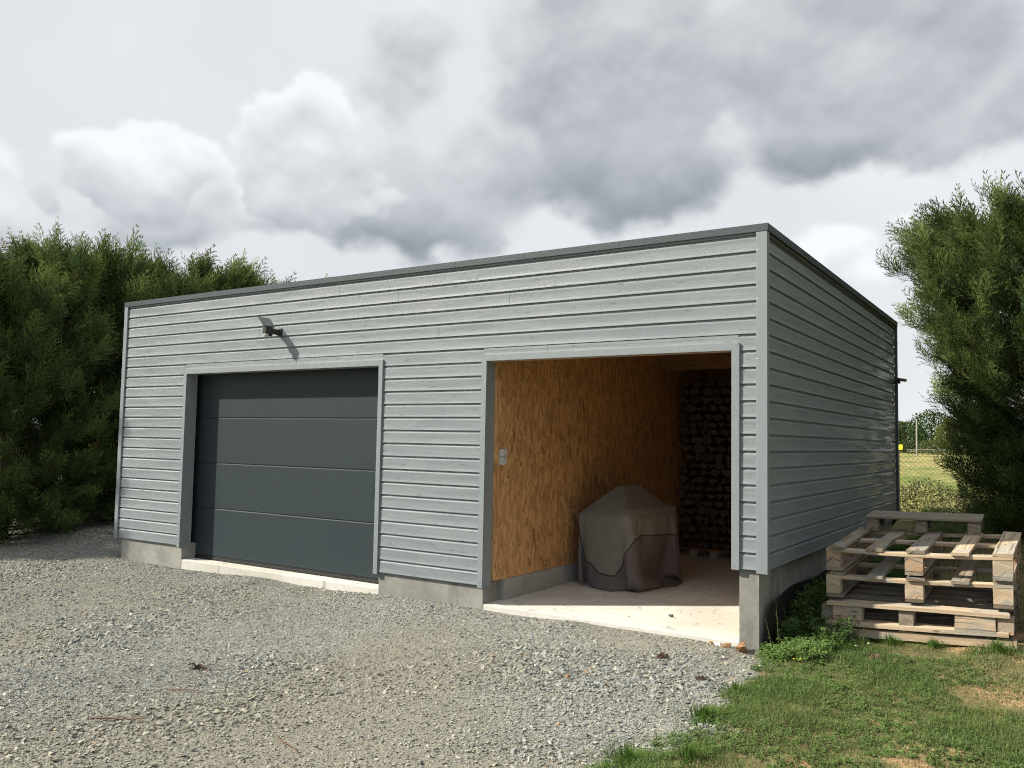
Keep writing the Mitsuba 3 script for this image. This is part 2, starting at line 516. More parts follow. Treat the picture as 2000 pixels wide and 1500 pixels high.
scene['cover_cloth_grey'] = cloth((.148, .142, .128))
scene['cover_cloth_mauve'] = cloth((.108, .094, .098))
scene['cover_piping'] = two(principled(RGB((.03, .026, .024)), .8, .2))
scene['log_wood'] = two(principled(VC, .9, .15))
scene['litter'] = two(principled(VC, .9, .15))
scene['rubble'] = two({'type': 'bumpmap', 'arbitrary': proc(lambda p, n, uv: .004 * fbm(p.x * 60, p.y * 60, p.z * 60, 3), .002), 'scale': 1.0, 'bsdf': principled(VC, .95, .1)})
scene['fence_wire'] = two(principled(RGB((.16, .17, .14)), .55, .5))
scene['yellow_plastic'] = two(principled(RGB((.85, .75, .05)), .5, .4))
scene['grey_post'] = two(principled(RGB((.30, .28, .25)), .9, .2))
scene['membrane_plastic'] = two(principled(RGB((.022, .021, .021)), .5, .4))


# ------------------------------------------------------------------ terrain
def height(x, y):
    x, y = np.asarray(x, float), np.asarray(y, float)
    gx = np.clip(x, -14, .2)
    gravel = -.035 + .0085 * gx + .010 * np.clip(y, -8, 0)
    gravel = gravel + (vnoise(x, y, .9, 3, 3) - .5) * .05
    gravel = gravel + .035 * np.exp(-((y + .22) / .22) ** 2) * np_smooth(.35, .7, vnoise(x, y * 0, 1.6, 9, 3)) * (x < -.2)
    s = np_smooth(-.15, .25, x) * np_smooth(-1.1, .35, y)
    lawn = (-.012 + .065 * np.clip(x, 0, 3)) * s + .15 * np_smooth(.20, .95, y) * np_smooth(.42, .02, x) + .05 * np.clip(y - .5, 0, 5.5) * np_smooth(-.1, .4, x) + ((vnoise(x, y, 2.2, 5, 4) - .5) * .06 + (vnoise(x, y, 7.0, 6, 2) - .5) * .035) * np_smooth(-.1, .25, x)
    f = np_smooth(6.0, 8.5, y)
    near = gravel * (1 - np_smooth(.0, .5, x)) + (.006 * np.clip(y, -8, 0)) * np_smooth(.0, .5, x) + lawn
    far = .42 + .007 * np.clip(y - 8, 0, 200)
    return near * (1 - f) + far * f


def sheet(x0, x1, y0, y1, nx, ny, dz=0.0):
    X, Y = np.meshgrid(np.linspace(x0, x1, nx), np.linspace(y0, y1, ny), indexing='ij')
    v = np.stack([X, Y, height(X, Y) + dz], -1).reshape(-1, 3)
    i, j = np.meshgrid(np.arange(nx - 1), np.arange(ny - 1), indexing='ij')
    a = i * ny + j
    f = np.vstack([np.stack([a, a + ny, a + ny + 1], -1).reshape(-1, 3), np.stack([a, a + ny + 1, a + 1], -1).reshape(-1, 3)])
    return v, f


def lawn_edge(y):
    """x of the edge between gravel and grass."""
    return .06 + .16 * np_smooth(-.4, -1.8, y) - .22 * np_smooth(-2.0, -2.9, y) + (vnoise(y * 0 + 3.0, y, 2.2, 21, 3) - .5) * .35 + (vnoise(y * 0 + 8.0, y, 9.0, 22, 3) - .5) * .22


gv, gf = sheet(-24, .45, -10, .06, 245, 160)
structure('gravel_yard', (gv, gf), 'gravel_ground', 'grey crushed stone yard in front of the garage', smooth=True)
gv, gf = sheet(-24, -8.0, .06, 14, 60, 60, -.0)
structure('gravel_yard', (gv, gf), 'gravel_ground', 'shaded gravel beside the hedge, left of the garage', smooth=True)
lv, lf = sheet(-.35, 9, -10, 8.6, 200, 300, 0.0)
lv[:, 2] += np.where(lv[:, 0] < lawn_edge(lv[:, 1]) + .03, -.03, .004)
structure('lawn_soil', (lv, lf), 'soil', 'rough lawn with bare orange soil right of the garage', smooth=True)
fv, ff = sheet(-70, 50, 8.6, 130, 80, 80, 0.0)
structure('field', (fv, ff), 'field_grass', 'dry yellow green meadow beyond the wire fence', smooth=True)
ang = np.linspace(0, 2 * np.pi, 65)[:-1]
rings = [(12, -1.6), (60, -1.2), (200, -1.0), (1500, -1.0)]
bv = np.vstack([[[0, 0, -1.6]]] + [np.stack([np.cos(ang) * r, np.sin(ang) * r, ang * 0 + z], 1) for r, z in rings])
bf = [[0, 1 + i, 1 + (i + 1) % 64] for i in range(64)]
for k in range(3):
    for i in range(64):
        a, b = 1 + k * 64 + i, 1 + k * 64 + (i + 1) % 64
        bf += [[a, a + 64, b + 64], [a, b + 64, b]]
structure('ground', (bv, np.array(bf)), 'field_grass', 'grass land all round', smooth=True)

# ------------------------------------------------------------------ garage
GX0, GY1 = -8.145, 5.83
EXP, ZG0 = .125, 3.0323
ZB, ZBR = ZG0 - 23 * EXP, ZG0 - 20 * EXP
DL, DR, CL, CR = -6.881, -3.765, -2.577, -.211        # outer edges of the two opening surrounds
DLI, DRI, CLI, CRI = -6.83, -3.816, -2.524, -.271      # clear openings
ZT, ZTI = 2.225, 2.170
rng = np.random.default_rng(5)
G = thing('garage', 'flat-roofed garage clad in grey painted boards with a closed door and an open bay', 'garage')


def zk(k):
    return ZG0 - k * EXP


PROFILE = lambda z0, z1: [(0, z0 + .0078), (.0178, z0 + .0078), (.0208, z0 + .0105), (.0182, z0 + .030), (.0174, z0 + .050), (.0176, z0 + .075), (.0188, z1 - .0205), (.0184, z1 - .0180), (.0090, z1 - .0080), (.0030, z1 - .0070), (.0030, z1 + .0070), (0, z1 + .0070)]


def board_mesh(a0, a1, z0, z1, side=False, bow=0.0):
    pr = PROFILE(z0, z1) if z1 - z0 > .04 else [(0, z0 + .0078), (.020, z0 + .0078), (.020, z1), (0, z1)]
    if side:
        poly = [(-.04 + d + bow, 0, z) for d, z in pr]
        return prism(poly, np.array([0, a0, 0]), np.array([0, a1, 0]))
    poly = [(0, .020 - d - bow, z) for d, z in pr]
    return prism(poly, np.array([a0, 0, 0]), np.array([a1, 0, 0]))


def pieces(a0, a1, joints):
    xs = [a0] + [j for j in joints if a0 + .15 < j < a1 - .15] + [a1]
    return [(p + (.0015 if i else 0), q - (.0015 if i < len(xs) - 2 else 0)) for i, (p, q) in enumerate(zip(xs[:-1], xs[1:]))]


FW = G + '__front_wall'
XL, XR = GX0 + .068, -.078
put(FW, cat([box(GX0 + .02, DL, .021, .10, ZB + .021, 3.0), box(DR, CL, .021, .10, ZB + .021, 3.0), box(CR, -.045, .021, .10, ZBR + .021, 3.0),
             box(DL, DR, .021, .10, 2.17, 3.0), box(CL, CR, .021, .10, 2.17, 3.0)]), 'osb')
put(FW + '__board', board_mesh(XL, XR, ZG0, 3.068), 'cladding_paint')
JOINTS = {3: [-5.6], 4: [-5.62, -3.1], 1: [-3.6], 2: [-2.3], 0: [-4.4], 5: [-4.05, -6.4], 6: [-6.9], 9: [], }
for k in range(23):
    z1, z0 = zk(k), zk(k + 1)
    if k < 6:
        spans = [(XL, XR, z0)]
    elif k == 6:
        spans = [(XL, DL + .012, z0), (DL + .012, DR - .012, ZT - .015), (DR - .012, CL + .012, z0), (CL + .012, CR - .012, ZT - .015), (CR - .012, XR, z0)]
        m = cat([board_mesh(a, b, z, z1) for a, b, z in spans])
        put(FW + '__board', cat([board_mesh(XL, DL + .012, z0, z1), board_mesh(DL + .012, -5.0, ZT - .015, z1)]), 'cladding_paint')
        put(FW + '__board', cat([board_mesh(-4.997, DR - .012, ZT - .015, z1), board_mesh(DR - .012, CL + .012, z0, z1), board_mesh(CL + .012, -1.9, ZT - .015, z1)]), 'cladding_paint')
        put(FW + '__board', cat([board_mesh(-1.897, CR - .012, ZT - .015, z1), board_mesh(CR - .012, XR, z0, z1)]), 'cladding_paint')
        continue
    else:
        spans = [(XL, DL + .012, z0), (DR - .012, CL + .012, z0)] + ([(CR - .012, XR, z0)] if k < 20 else [])
    for a, b, z in spans:
        for p, q in pieces(a, b, JOINTS.get(k, [])):
            put(FW + '__board', board_mesh(p, q, z, z1, bow=rng.uniform(0, .0012)), 'cladding_paint')
SW = G + '__side_wall'
put(SW, box(-.10, -.041, .101, GY1 - .02, ZBR + .021, 3.0), 'osb')
put(SW + '__board', board_mesh(.046, GY1 - .05, ZG0, 3.068, True), 'cladding_paint')
for k in range(20):
    for p, q in pieces(.046, GY1 - .05, [[4.05], [1.8], [], [3.2], [2.6]][k % 5] if k % 3 else []):
        put(SW + '__board', board_mesh(p, q, zk(k + 1), zk(k), True, bow=rng.uniform(0, .0015)), 'cladding_paint')
put(G + '__left_wall', box(GX0 + .005, GX0 + .10, .045, GY1 - .02, ZB + .021, 3.0), 'trim_paint')
put(G + '__back_wall', box(GX0 + .10, -.10, GY1 - .10, GY1 - .01, .0, 3.0), 'trim_paint')
# corner boards
put(G + '__corner_board', cat([cbox(-.0845, 0.0, -.017, .0, ZBR - .012, 3.0545), cbox(-.020, -.0005, .001, .044, ZBR - .012, 3.0545)]), 'trim_paint')
put(G + '__corner_board', cat([cbox(GX0, GX0 + .070, -.017, .0, ZB - .004, 3.0545), cbox(GX0 + .0005, GX0 + .020, .001, .044, ZB - .004, 3.0545)]), 'trim_paint')
put(G + '__corner_board', cbox(-.030, .003, GY1 - .048, GY1, ZBR - .012, 3.0545), 'anthracite_metal')
for zz in (2.92, 2.55, 2.1, 1.6, 1.1, .66):
    v, f = tube([(-.072, -.0167, zz), (-.072, -.0192, zz)], .004, 8)
    put(G + '__screw', (v, f), 'screw_zinc')


# surrounds of the two openings, mitred at the upper corners
def surround(key, xo0, xi0, xi1, xo1, zb0, zb1, depth):
    y0, y1 = -.0175, depth
    L = [(xo0, y0, zb0), (xi0, y0, zb0), (xi0, y0, ZTI), (xo0, y0, ZT)]
    R = [(xi1, y0, zb1), (xo1, y0, zb1), (xo1, y0, ZT), (xi1, y0, ZTI)]
    C = [(xo0 + .0012, y0, ZT), (xi0 + .0012, y0, ZTI), (xi1 - .0012, y0, ZTI), (xo1 - .0012, y0, ZT)]
    d = np.array([0, y1 - y0, 0])
    o = np.zeros(3)
    put(key + '__jamb', prism(L, o, d), 'trim_paint')
    put(key + '__jamb', prism(R, o, d), 'trim_paint')
    put(key + '__head', prism(C, o, d), 'trim_paint')


surround(G + '__door_surround', DL, DLI, DRI, DR, ZB - .010, ZB - .010, .138)
surround(G + '__bay_surround', CL, CLI, CRI, CR, ZB - .010, ZBR + .002, .122)

# sectional door
DOOR = G + '__garage_door'
YD = .228
edges = [.048, .60, 1.13, 1.66, 2.20]
for a, b in zip(edges[:-1], edges[1:]):
    pr = [(YD, a + .004), (YD - .006, a + .004), (YD - .006, a + .0045), (YD - .008, a + .0085), (YD - .008, b - .0125), (YD + .001, b - .003), (YD + .002, b - .0025)]
    put(DOOR + '__panel', prism([(0, y, z) for y, z in pr], np.array([-7.05, 0, 0]), np.array([-3.60, 0, 0])), 'door_paint')
put(DOOR, box(-7.05, -3.60, YD + .0005, YD + .04, .05, 2.2), 'door_paint')
put(DOOR + '__bottom_seal', cat([cbox(-7.05, -3.60, YD - .012, YD + .02, .001, .030, .004), cbox(-7.05, -3.60, YD - .006, YD + .015, .031, .047, .001)]), 'black_rubber')
put(DOOR + '__frame', cat([box(-7.10, -3.55, YD + .001, YD + .05, 2.201, 2.32), box(-7.10, -7.051, YD, YD + .05, 0, 2.32), box(-3.599, -3.55, YD, YD + .05, 0, 2.32)]), 'door_paint')

# masonry
PL = G + '__plinth'
put(PL, cat([box(-8.04, -6.846, .030, .32, -.3, ZB + .02)]), 'plinth_render')
put(PL, cat([box(-3.780, -2.546, .030, .32, -.3, ZB + .02)]), 'plinth_render')
put(PL, cat([box(-.224, -.077, .030, .14, -.3, ZBR + .02)]), 'plinth_render')
put(PL, box(-.200, -.0775, .141, GY1 - .05, -.3, ZBR + .02), 'plinth_render')
put(PL, box(-8.04, -7.85, .321, GY1 - .05, -.3, ZB + .02), 'plinth_render')
put(G + '__floor_slab', cat([cbox(-8.0, -.2245, .034, GY1 - .12, -.22, 0, .006)]), 'slab_concrete')

# inside of the bay
BW = G + '__bay_wall'
put(BW, box(-2.70, -2.530, .33, GY1 - .11, .0, 2.95), 'osb')
yb = .335
for n in range(11):
    y1 = yb + .492
    if n == 0:
        put(BW + '__block', cbox(-2.60, -2.503, .3215, yb + .30, .001, .190, .003), 'block_concrete')
        yb += .305
        continue
    put(BW + '__block', cbox(-2.60, -2.503 - rng.uniform(0, .003), yb, min(y1, 5.70), .001, .190, .003), 'block_concrete')
    yb = y1 + .006
ys = [.124, 1.372, 2.622, 3.872, 5.10, 5.70]
for a, b in zip(ys[:-1], ys[1:]):
    put(BW + '__osb_panel', cbox(-2.529, -2.500, a + .001, b - .001, .194, 2.72, .001), 'osb')
put(G + '__bay_back_wall', box(-2.499, -.23, 5.60, 5.70, .0, 2.72), 'osb')
put(G + '__bay_right_wall', box(-.225, -.205, .141, 5.599, .001, 2.72), 'osb')
put(G + '__bay_front_lining', box(-2.499, -.23, .124, .135, 2.18, 2.72), 'osb')
put(G + '__bay_ceiling', box(-2.70, -.23, .137, 5.75, 2.721, 2.74), 'osb')
put(G + '__bay_beam', cbox(-2.4995, -.226, 3.77, 3.86, 2.385, 2.72, .003), 'dark_timber')
# roof
RF = G + '__roof'
put(RF, box(GX0 + .02, -.02, .02, GY1 - .02, 3.001, 3.03), 'roof_membrane')


def fascia(a, b):
    return cbox(*a, *b, 3.0565, 3.1145, .002)


put(RF + '__fascia', cbox(GX0 - .004, -2.9, -.0195, -.004, 3.056, 3.1143, .0015), 'anthracite_metal')
put(RF + '__fascia', cbox(-2.8985, .007, -.0195, -.004, 3.056, 3.1143, .0015), 'anthracite_metal')
put(RF + '__fascia', cbox(-.016, .0075, -.0035, 2.9, 3.056, 3.1143, .0015), 'anthracite_metal')
put(RF + '__fascia', cbox(-.016, .0075, 2.9015, GY1 + .005, 3.056, 3.1143, .0015), 'anthracite_metal')
put(RF + '__fascia', cat([cbox(GX0 - .004, GX0 + .02, -.0035, GY1, 3.056, 3.1143, .0015), cbox(GX0 + .021, -.017, GY1 - .02, GY1 + .005, 3.056, 3.1143, .0015)]), 'anthracite_metal')
put(RF + '__parapet_cap', cat([box(GX0 + .021, -.017, -.0035, .20, 3.09, 3.112), box(-.2, -.017, .2005, GY1 - .021, 3.09, 3.112), box(GX0 + .021, GX0 + .2, .2005, GY1 - .021, 3.09, 3.112)]), 'anthracite_metal')


# ------------------------------------------------------------------ lamps and switches on the walls
def wall_lamp(label, o, turn):
    t = thing('solar_wall_lamp', label, 'wall lamp')
    place = lambda m: (rotz(m[0], turn, o), m[1])
    # local: wall plane y = 0, sticks out along -y
    put(t + '__wall_plate', place(cbox(-.03, .03, -.016, .0, -.042, .042, .003)), 'black_plastic')
    put(t + '__arm', place(prism([(-.016, -.016, -.03), (.016, -.016, -.03), (.016, -.016, .026), (-.016, -.016, .026)], np.zeros(3), np.array([0, -.10, .006]))), 'black_plastic')
    put(t + '__lamp_head', place(cat([cbox(-.032, .028, -.215, -.117, -.030, .046, .006), cbox(-.02, .02, -.15, -.118, -.052, -.031, .004)])), 'black_plastic')
    s = trimesh.creation.icosphere(2, .026)
    put(t + '__sensor_dome', place((np.array(s.vertices) * [1, 1, 1.1] + [-.006, -.186, -.040], np.array(s.faces))), 'grey_plastic', smooth=True)
    n = np.array([.10, 0, .085]) / np.linalg.norm([.10, 0, .085])
    c = [np.array([.004, -.075, .052]), np.array([.004, -.235, .052]), np.array([-.084, -.235, .152]), np.array([-.084, -.075, .152])]
    put(t + '__solar_panel', place(prism(c, -n * .006, n * 0)), 'black_plastic')
    c2 = [np.array([.002, -.079, .0545]), np.array([.002, -.231, .0545]), np.array([-.081, -.231, .149]), np.array([-.081, -.079, .149])]
    put(t + '__solar_cells', place(prism(c2, n * .0005, n * .002)), 'panel_glass')
    return t


wall_lamp('black solar lamp with a tilted panel above the closed garage door', (-5.268, 0.0, 2.575), 0)
t = thing('solar_wall_lamp', 'small dark lamp sticking out near the far end of the shaded side wall', 'wall lamp')
put(t + '__arm', cbox(-.02, .05, 5.66, 5.72, 2.29, 2.33, .004), 'black_plastic')
put(t + '__lamp_head', prism([(.0, 5.60, 2.332), (.10, 5.60, 2.318), (.125, 5.60, 2.345), (.02, 5.60, 2.362)], np.zeros(3), np.array([0, .20, 0])), 'black_plastic')
for z0, z1, lab, ya in ((1.309, 1.379, 'upper grey switch box on the chipboard wall of the open bay', .176), (1.234, 1.306, 'lower grey switch box on the chipboard wall of the open bay', .172)):
    t = thing('light_switch', lab, 'light switch')
    put(t + '__housing', cbox(-2.4995, -2.455, ya, ya + .075, z0, z1, .004), 'grey_plastic')
    put(t + '__rocker', cbox(-2.4545, -2.449, ya + .014, ya + .061, z0 + .012, z1 - .012, .002), 'grey_plastic')


# ------------------------------------------------------------------ pallets
def plank(L, W, H, o, rot, wr, warp=0.0, chips=0.0, sag=0.0):
    """A plank with its length along local x; returns vertices, faces and uv (metres along and across the grain)."""
    n = 9
    xs = np.linspace(0, L, n)
    c = .003
    prof = np.array([(c, 0), (W - c, 0), (W, c), (W, H - c), (W - c, H), (c, H), (0, H - c), (0, c)])
    m = len(prof)
    v = np.zeros((n, m, 3))
    v[..., 0] = xs[:, None]
    v[..., 1] = prof[None, :, 0] + (wr.random((n, 1)) - .5) * .003
    v[..., 2] = prof[None, :, 1] + (warp * np.sin(np.pi * xs / L) + sag * (xs / L - .5))[:, None] + (wr.random((n, 1)) - .5) * .002
    v[0, :, 0] += (wr.random(m) - .5) * .006
    v[-1, :, 0] += (wr.random(m) - .5) * .006 - chips * (prof[:, 0] > W * .6) * .02
    off = wr.random(2) * 40
    uv = np.zeros((n, m, 2))
    uv[..., 0] = xs[:, None] + off[0]
    per = np.cumsum(np.r_[0, np.linalg.norm(np.diff(prof, axis=0), axis=1)])
    uv[..., 1] = per[None] + off[1]
    f = []
    for i in range(n - 1):
        for j in range(m):
            a, b = i * m + j, i * m + (j + 1) % m
            f += [[a, b, b + m], [a, b + m, a + m]]
    for i in range(1, m - 1):
        f += [[0, i + 1, i], [(n - 1) * m, (n - 1) * m + i, (n - 1) * m + i + 1]]
    v = v.reshape(-1, 3)
    if rot:
        v = np.stack([-v[:, 1], v[:, 0], v[:, 2]], 1)
    mm = trimesh.Trimesh(v, np.array(f), process=False)
    if mm.volume < 0:
        mm.invert()
    return np.array(mm.vertices) + np.asarray(o, float), np.array(mm.faces), uv.reshape(-1, 2)


class Pallet:
    def __init__(self, label, origin, angle, seed, tilt=.042, tilt_y=.045):
        self.t = thing('wooden_pallet', label, 'pallet', None)
        self.o, self.a, self.r, self.tilt, self.tilt_y = np.array(origin, float), angle, np.random.default_rng(seed), tilt, tilt_y

    def add(self, part, mesh, mat):
        v, f, uv = mesh
        v = v.copy()
        v[:, 2] += self.tilt * v[:, 0] + self.tilt_y * v[:, 1]
        v = rotz(v, self.a, self.o)
        # split faces so that flat shading keeps uv
        vv, ff, uu = v[f].reshape(-1, 3), np.arange(len(f) * 3).reshape(-1, 3), uv[f].reshape(-1, 2)
        put(self.t + '__' + part, (vv, ff), mat, uv=uu)

    def block(self, x, y, z, L, W, H, mat='block_wood', along_y=True):
        self.add('block', plank(W if along_y else L, L if along_y else W, H, (x + (L if along_y else 0), y, z), along_y, self.r), mat)

    def board(self, part, x, y, z, L, W, H, mat, along_y=False, **k):
        self.add(part, plank(L, W, H, (x + (W if along_y else 0), y, z), along_y, self.r, **k), mat)


PX, PY = .29, .50
FR, WE, OLD, BK = 'pallet_wood_fresh', 'pallet_wood_weathered', 'pallet_wood_old', 'block_wood'
DEPTH = 1.15
# lowest: sunk into the grass
p = Pallet('lowest pallet of the stack, sunk in the grass with one long front board', (PX - .04, PY, .040), .0, 1, .055)
p.board('bottom_board', 0, 0, .0, 1.275, .10, .058, FR)
p.board('bottom_board', 0, .55, .0, 1.25, .10, .03, OLD)
p.board('bottom_board', 0, 1.05, .0, 1.25, .10, .03, OLD)
for x, mt in ((0.0, OLD), (.535, BK), (1.15, OLD)):
    for y in (.006, .55, 1.05):
        p.block(x, y, .059, .10, .095, .021, mt)
p.board('deck_board', .04, -.020, .081, 1.19, .13, .034, FR, warp=-.004)
for y in (.25, .48, .72, 1.0):
    p.board('deck_board', .0, y, .081, 1.25, .12, .030, OLD)
# second from below
p = Pallet('second pallet from the ground, a thick board along its front over big pale blocks', (PX - .035, PY + .0, .157), -.010, 2, .042)
for x, L, mt in ((.0, .085, OLD), (.088, .20, FR), (.54, .095, WE), (.90, .25, FR), (1.155, .10, BK)):
    p.block(x, .0 if L < .2 else -.012, .0, L, .10, .109, mt, L < .2)
for y in (.55, 1.05):
    for x in (0, .55, 1.13):
        p.block(x, y, .0, .10, .10, .109, OLD)
p.board('deck_board', .045, -.025, .110, 1.19, .14, .028, FR, warp=.002, chips=1)
for y in (.22, .42, .62, .82, 1.02):
    p.board('deck_board', 0, y, .110, 1.25, .11, .030, OLD)


def euro(label, o, ang, seed, mats, blocks, decks, deckmat, bottom, tilt=.040, sag=-.012, depth=DEPTH):
    p = Pallet(label, o, ang, seed, tilt)
    X3 = (0, .545, 1.10)
    for x, mt in zip(X3, bottom):
        p.board('bottom_board', x + .0, .0, .0, depth, .12, .026, mt, True)
    for i, x in enumerate(X3):
        for j, y in enumerate((.0, depth / 2 - .05, depth - .10)):
            p.block(x, y, .0265, .12 if i else .10, .10, .112, blocks[i] if j == 0 else BK)
    for j, y in enumerate((-.003, depth / 2 - .04, depth - .09)):
        p.board('stringer', 0, y, .139, 1.22, .092, .025, mats[j], False, warp=sag if j == 0 else 0)
    for (x, w), mt in zip(decks, deckmat):
        p.board('deck_board', x, -.012 + p.r.uniform(-.012, .012), .1645 + (sag * .8 if .2 < x < .9 else 0), depth + .015, w, .022, mt, True, sag=p.r.uniform(-.006, .006))
    return p


DK = [(.03, .105), (.285, .115), (.555, .125), (.845, .115), (1.10, .125)]
euro('third pallet from the ground, weathered slats with white sawn block ends', (PX, PY + .005, .328), .012, 3, (FR, WE, WE), (FR, FR, FR), DK, (WE, WE, OLD, WE, WE), (OLD, OLD, OLD))
euro('fourth pallet from the ground, its five pale slats forming the open deck', (PX + .002, PY + .0, .5255), -.004, 4, (FR, FR, FR), (BK, BK, FR), DK, (WE, WE, WE, FR, FR), (WE, WE, WE), .034)
# half pallet on top, at the back
p = Pallet('small grey pallet on top of the stack, its slats lying close together', (PX + .115, PY + .95, .757), .025, 5, .022, .045)
for x in (0.0, .37, .755):
    p.block(x, .0, .0, .09, .09, .088, WE)
    p.block(x, .33, .0, .09, .09, .088, OLD)
for x in (0.0, .37, .755):
    p.board('stringer', x + .002, -.002, .0885, .43, .086, .014, OLD, True)
for y, mt in ((-.01, WE), (.10, WE), (.21, WE), (.325, WE)):
    p.board('deck_board', -.008, y, .103, .86, .095, .020, mt)


# ------------------------------------------------------------------ covered barbecue
def drape(seed=3, NT=150, R1=28, Ra=13, Rb=24, steps=105, iters=10):
    """A fitted cloth cover let fall over a barbecue: a structured grid of rings, stretched links and contacts with the body and floor."""
    th = np.linspace(-np.pi, np.pi, NT, endpoint=False)
    c, s = np.cos(th), np.sin(th)
    e = .42
    ux, uy = np.sign(c) * np.abs(c) ** e, np.sign(s) * np.abs(s) ** e
    A, Bh, H, FL = .475, .32, .765, .36
    rows = []
    for t in np.linspace(.02, 1, R1):
        rows.append(np.stack([ux * A * t, uy * Bh * t, 0 * th + 1.02], 1))
    deg = np.degrees(th)
    # the seam between top cloth and skirt: below the shoulder, but hanging as a low flap over the near end
    ts = .15 + .08 * np_smooth(-110, -146, deg) + .60 * np.maximum(np_smooth(-140, -176, deg), np_smooth(135, 160, deg)) + .015 * np.sin(5 * th)
    for t in [q * ts for q in np.linspace(0, 1, Ra + 1)[1:]] + [ts + q * (1 - ts) for q in np.linspace(0, 1, Rb + 1)[1:]]:
        fl = 1 + FL * t
        rows.append(np.stack([ux * A * fl, uy * Bh * fl, 1.02 - H * t], 1))
    X = np.stack(rows)
    X0 = X.copy()
    r = np.random.default_rng(seed)
    rest = lambda a, b: np.linalg.norm(b - a, axis=-1, keepdims=True)
    roll = lambda a, k: np.roll(a, k, axis=1)
    Lr, Lv = rest(X, roll(X, -1)), rest(X[:-1], X[1:])
    La, Lb = rest(X[:-1], roll(X[1:], -1)), rest(X[:-1], roll(X[1:], 1))
    Lbr, Lbv = rest(X, roll(X, -3)), rest(X[:-3], X[3:])
    # start close to the body, the spare width laid in waves
    tt = np.clip((1.02 - X[..., 2]) / H, 0, 1)
    ph = 9 * th + 1.6 * np.sin(2 * th + 1) + .9 * np.sin(5 * th)
    X[..., :2] *= ((1 + .02 * tt) / (1 + FL * tt) + tt * .21 * np.sin(ph))[..., None]
    X += (meshkit.fbm(X * 5, 3, 5)[..., None] - .5) * .03 * unit(X * [1, 1, 0])
    V = np.zeros_like(X)

    def fix(a, b, L, k, kc):
        d = b - a
        n = np.linalg.norm(d, axis=-1, keepdims=True) + 1e-9
        g = np.where(n > L, k, kc) * .5 * (n - L) / n * d
        return g

    def rbox(P, o, h, rad):
        q = P - o
        core = np.clip(q, -(np.array(h) - rad), np.array(h) - rad)
        d = q - core
        n = np.linalg.norm(d, axis=-1, keepdims=True)
        inside = n[..., 0] < 1e-6
        out = P.copy()
        m = (n[..., 0] < rad) & ~inside
        out[m] = o + core[m] + d[m] / n[m] * rad
        if inside.any():
            qi = q[inside]
            gap = np.array(h) - np.abs(qi)
            gap[:, 2] = np.where(qi[:, 2] > 0, gap[:, 2], 9)
            k = gap.argmin(1)
            i = np.arange(len(qi))
            qi[i, k] = np.sign(qi[i, k]) * np.array(h)[k]
            out[inside] = o + qi
        return out

    BODY = [(np.array([.0, 0, .36]), (.29, .17, .40), .04), (np.array([.0, 0, .775]), (.46, .25, .025), .022)]
    LID_N = np.array([[0, 0, 1.0], [0, .20, .19], [0, -.20, .19], [.22, 0, .19], [-.22, 0, .25]])
    LID_N /= np.linalg.norm(LID_N, axis=1, keepdims=True)
    LID_D = np.array([1.015, LID_N[1] @ [0, .09, .99], LID_N[2] @ [0, -.01, .99], LID_N[3] @ [.18, 0, .99], LID_N[4] @ [-.22, 0, .99]])

    def lid(P):
        gap = LID_D - P @ LID_N.T
        k = gap.argmin(-1)
        g = np.take_along_axis(gap, k[..., None], -1)
        return np.where((g > 0) & (P[..., 2:] > .70), P + LID_N[k] * g, P)
    for step in range(steps):
        V[..., 2] -= 2.2 / 60
        V *= .965
        P = X + V / 60
        for it in range(iters):
            for a, b, L, k, kc, da, db in (
                    (P, roll(P, -1), Lr, .9, .35, None, 1),):
                g = fix(a, b, L, k, kc) * .7
                P = P + g - roll(g, 1)
            g = fix(P[:-1], P[1:], Lv, .95, .45) * .7
            P[:-1] += g
            P[1:] -= g
            g = fix(P[:-1], roll(P[1:], -1), La, .35, .12)
            P[:-1] += g
            P[1:] -= roll(g, 1)
            g = fix(P[:-1], roll(P[1:], 1), Lb, .35, .12)
            P[:-1] += g
            P[1:] -= roll(g, -1)
            g = fix(P, roll(P, -3), Lbr, .0, .06)
            P = P + g - roll(g, 3)
            g = fix(P[:-3], P[3:], Lbv, .0, .10)
            P[:-3] += g
            P[3:] -= g
            P[0] = P[0].mean(0)
            Q = P
            for o, h, rad in BODY:
                P = rbox(P, o, h, rad)
            P = lid(P)
            touch = np.abs(P - Q).sum(-1) > 1e-7
            P[..., 1] = np.minimum(P[..., 1], .385)
            P[..., 2] = np.maximum(P[..., 2], .006)
        V = (P - X) * 60
        V[touch] *= .55
        low = P[..., 2] < .012
        V[low] *= .3
        X = P
    return X, R1 + Ra - 1


XC, SEAM = drape()
RC, NC = XC.shape[:2]
XC[SEAM - 4:SEAM + 1] += unit(XC[SEAM - 4:SEAM + 1] * [1, 1, 0]) * .004
XC = rotz(XC.reshape(-1, 3), math.radians(82), (-1.955, 1.90, 0.0)).reshape(RC, NC, 3)
fq = np.array([[i * NC + j, (i + 1) * NC + (j + q) % NC, (i + 1 - q) * NC + (j + 1) % NC] for i in range(RC - 1) for j in range(NC) for q in (0, 1)])
kind = np.repeat(np.arange(RC - 1), 2 * NC) < SEAM
CV = XC.reshape(-1, 3)
B = thing('covered_barbecue', 'barbecue under a draped grey brown cloth cover on the concrete floor of the bay', 'barbecue')


def sub(v, f):
    used, inv = np.unique(f, return_inverse=True)
    return v[used], inv.reshape(-1, 3)


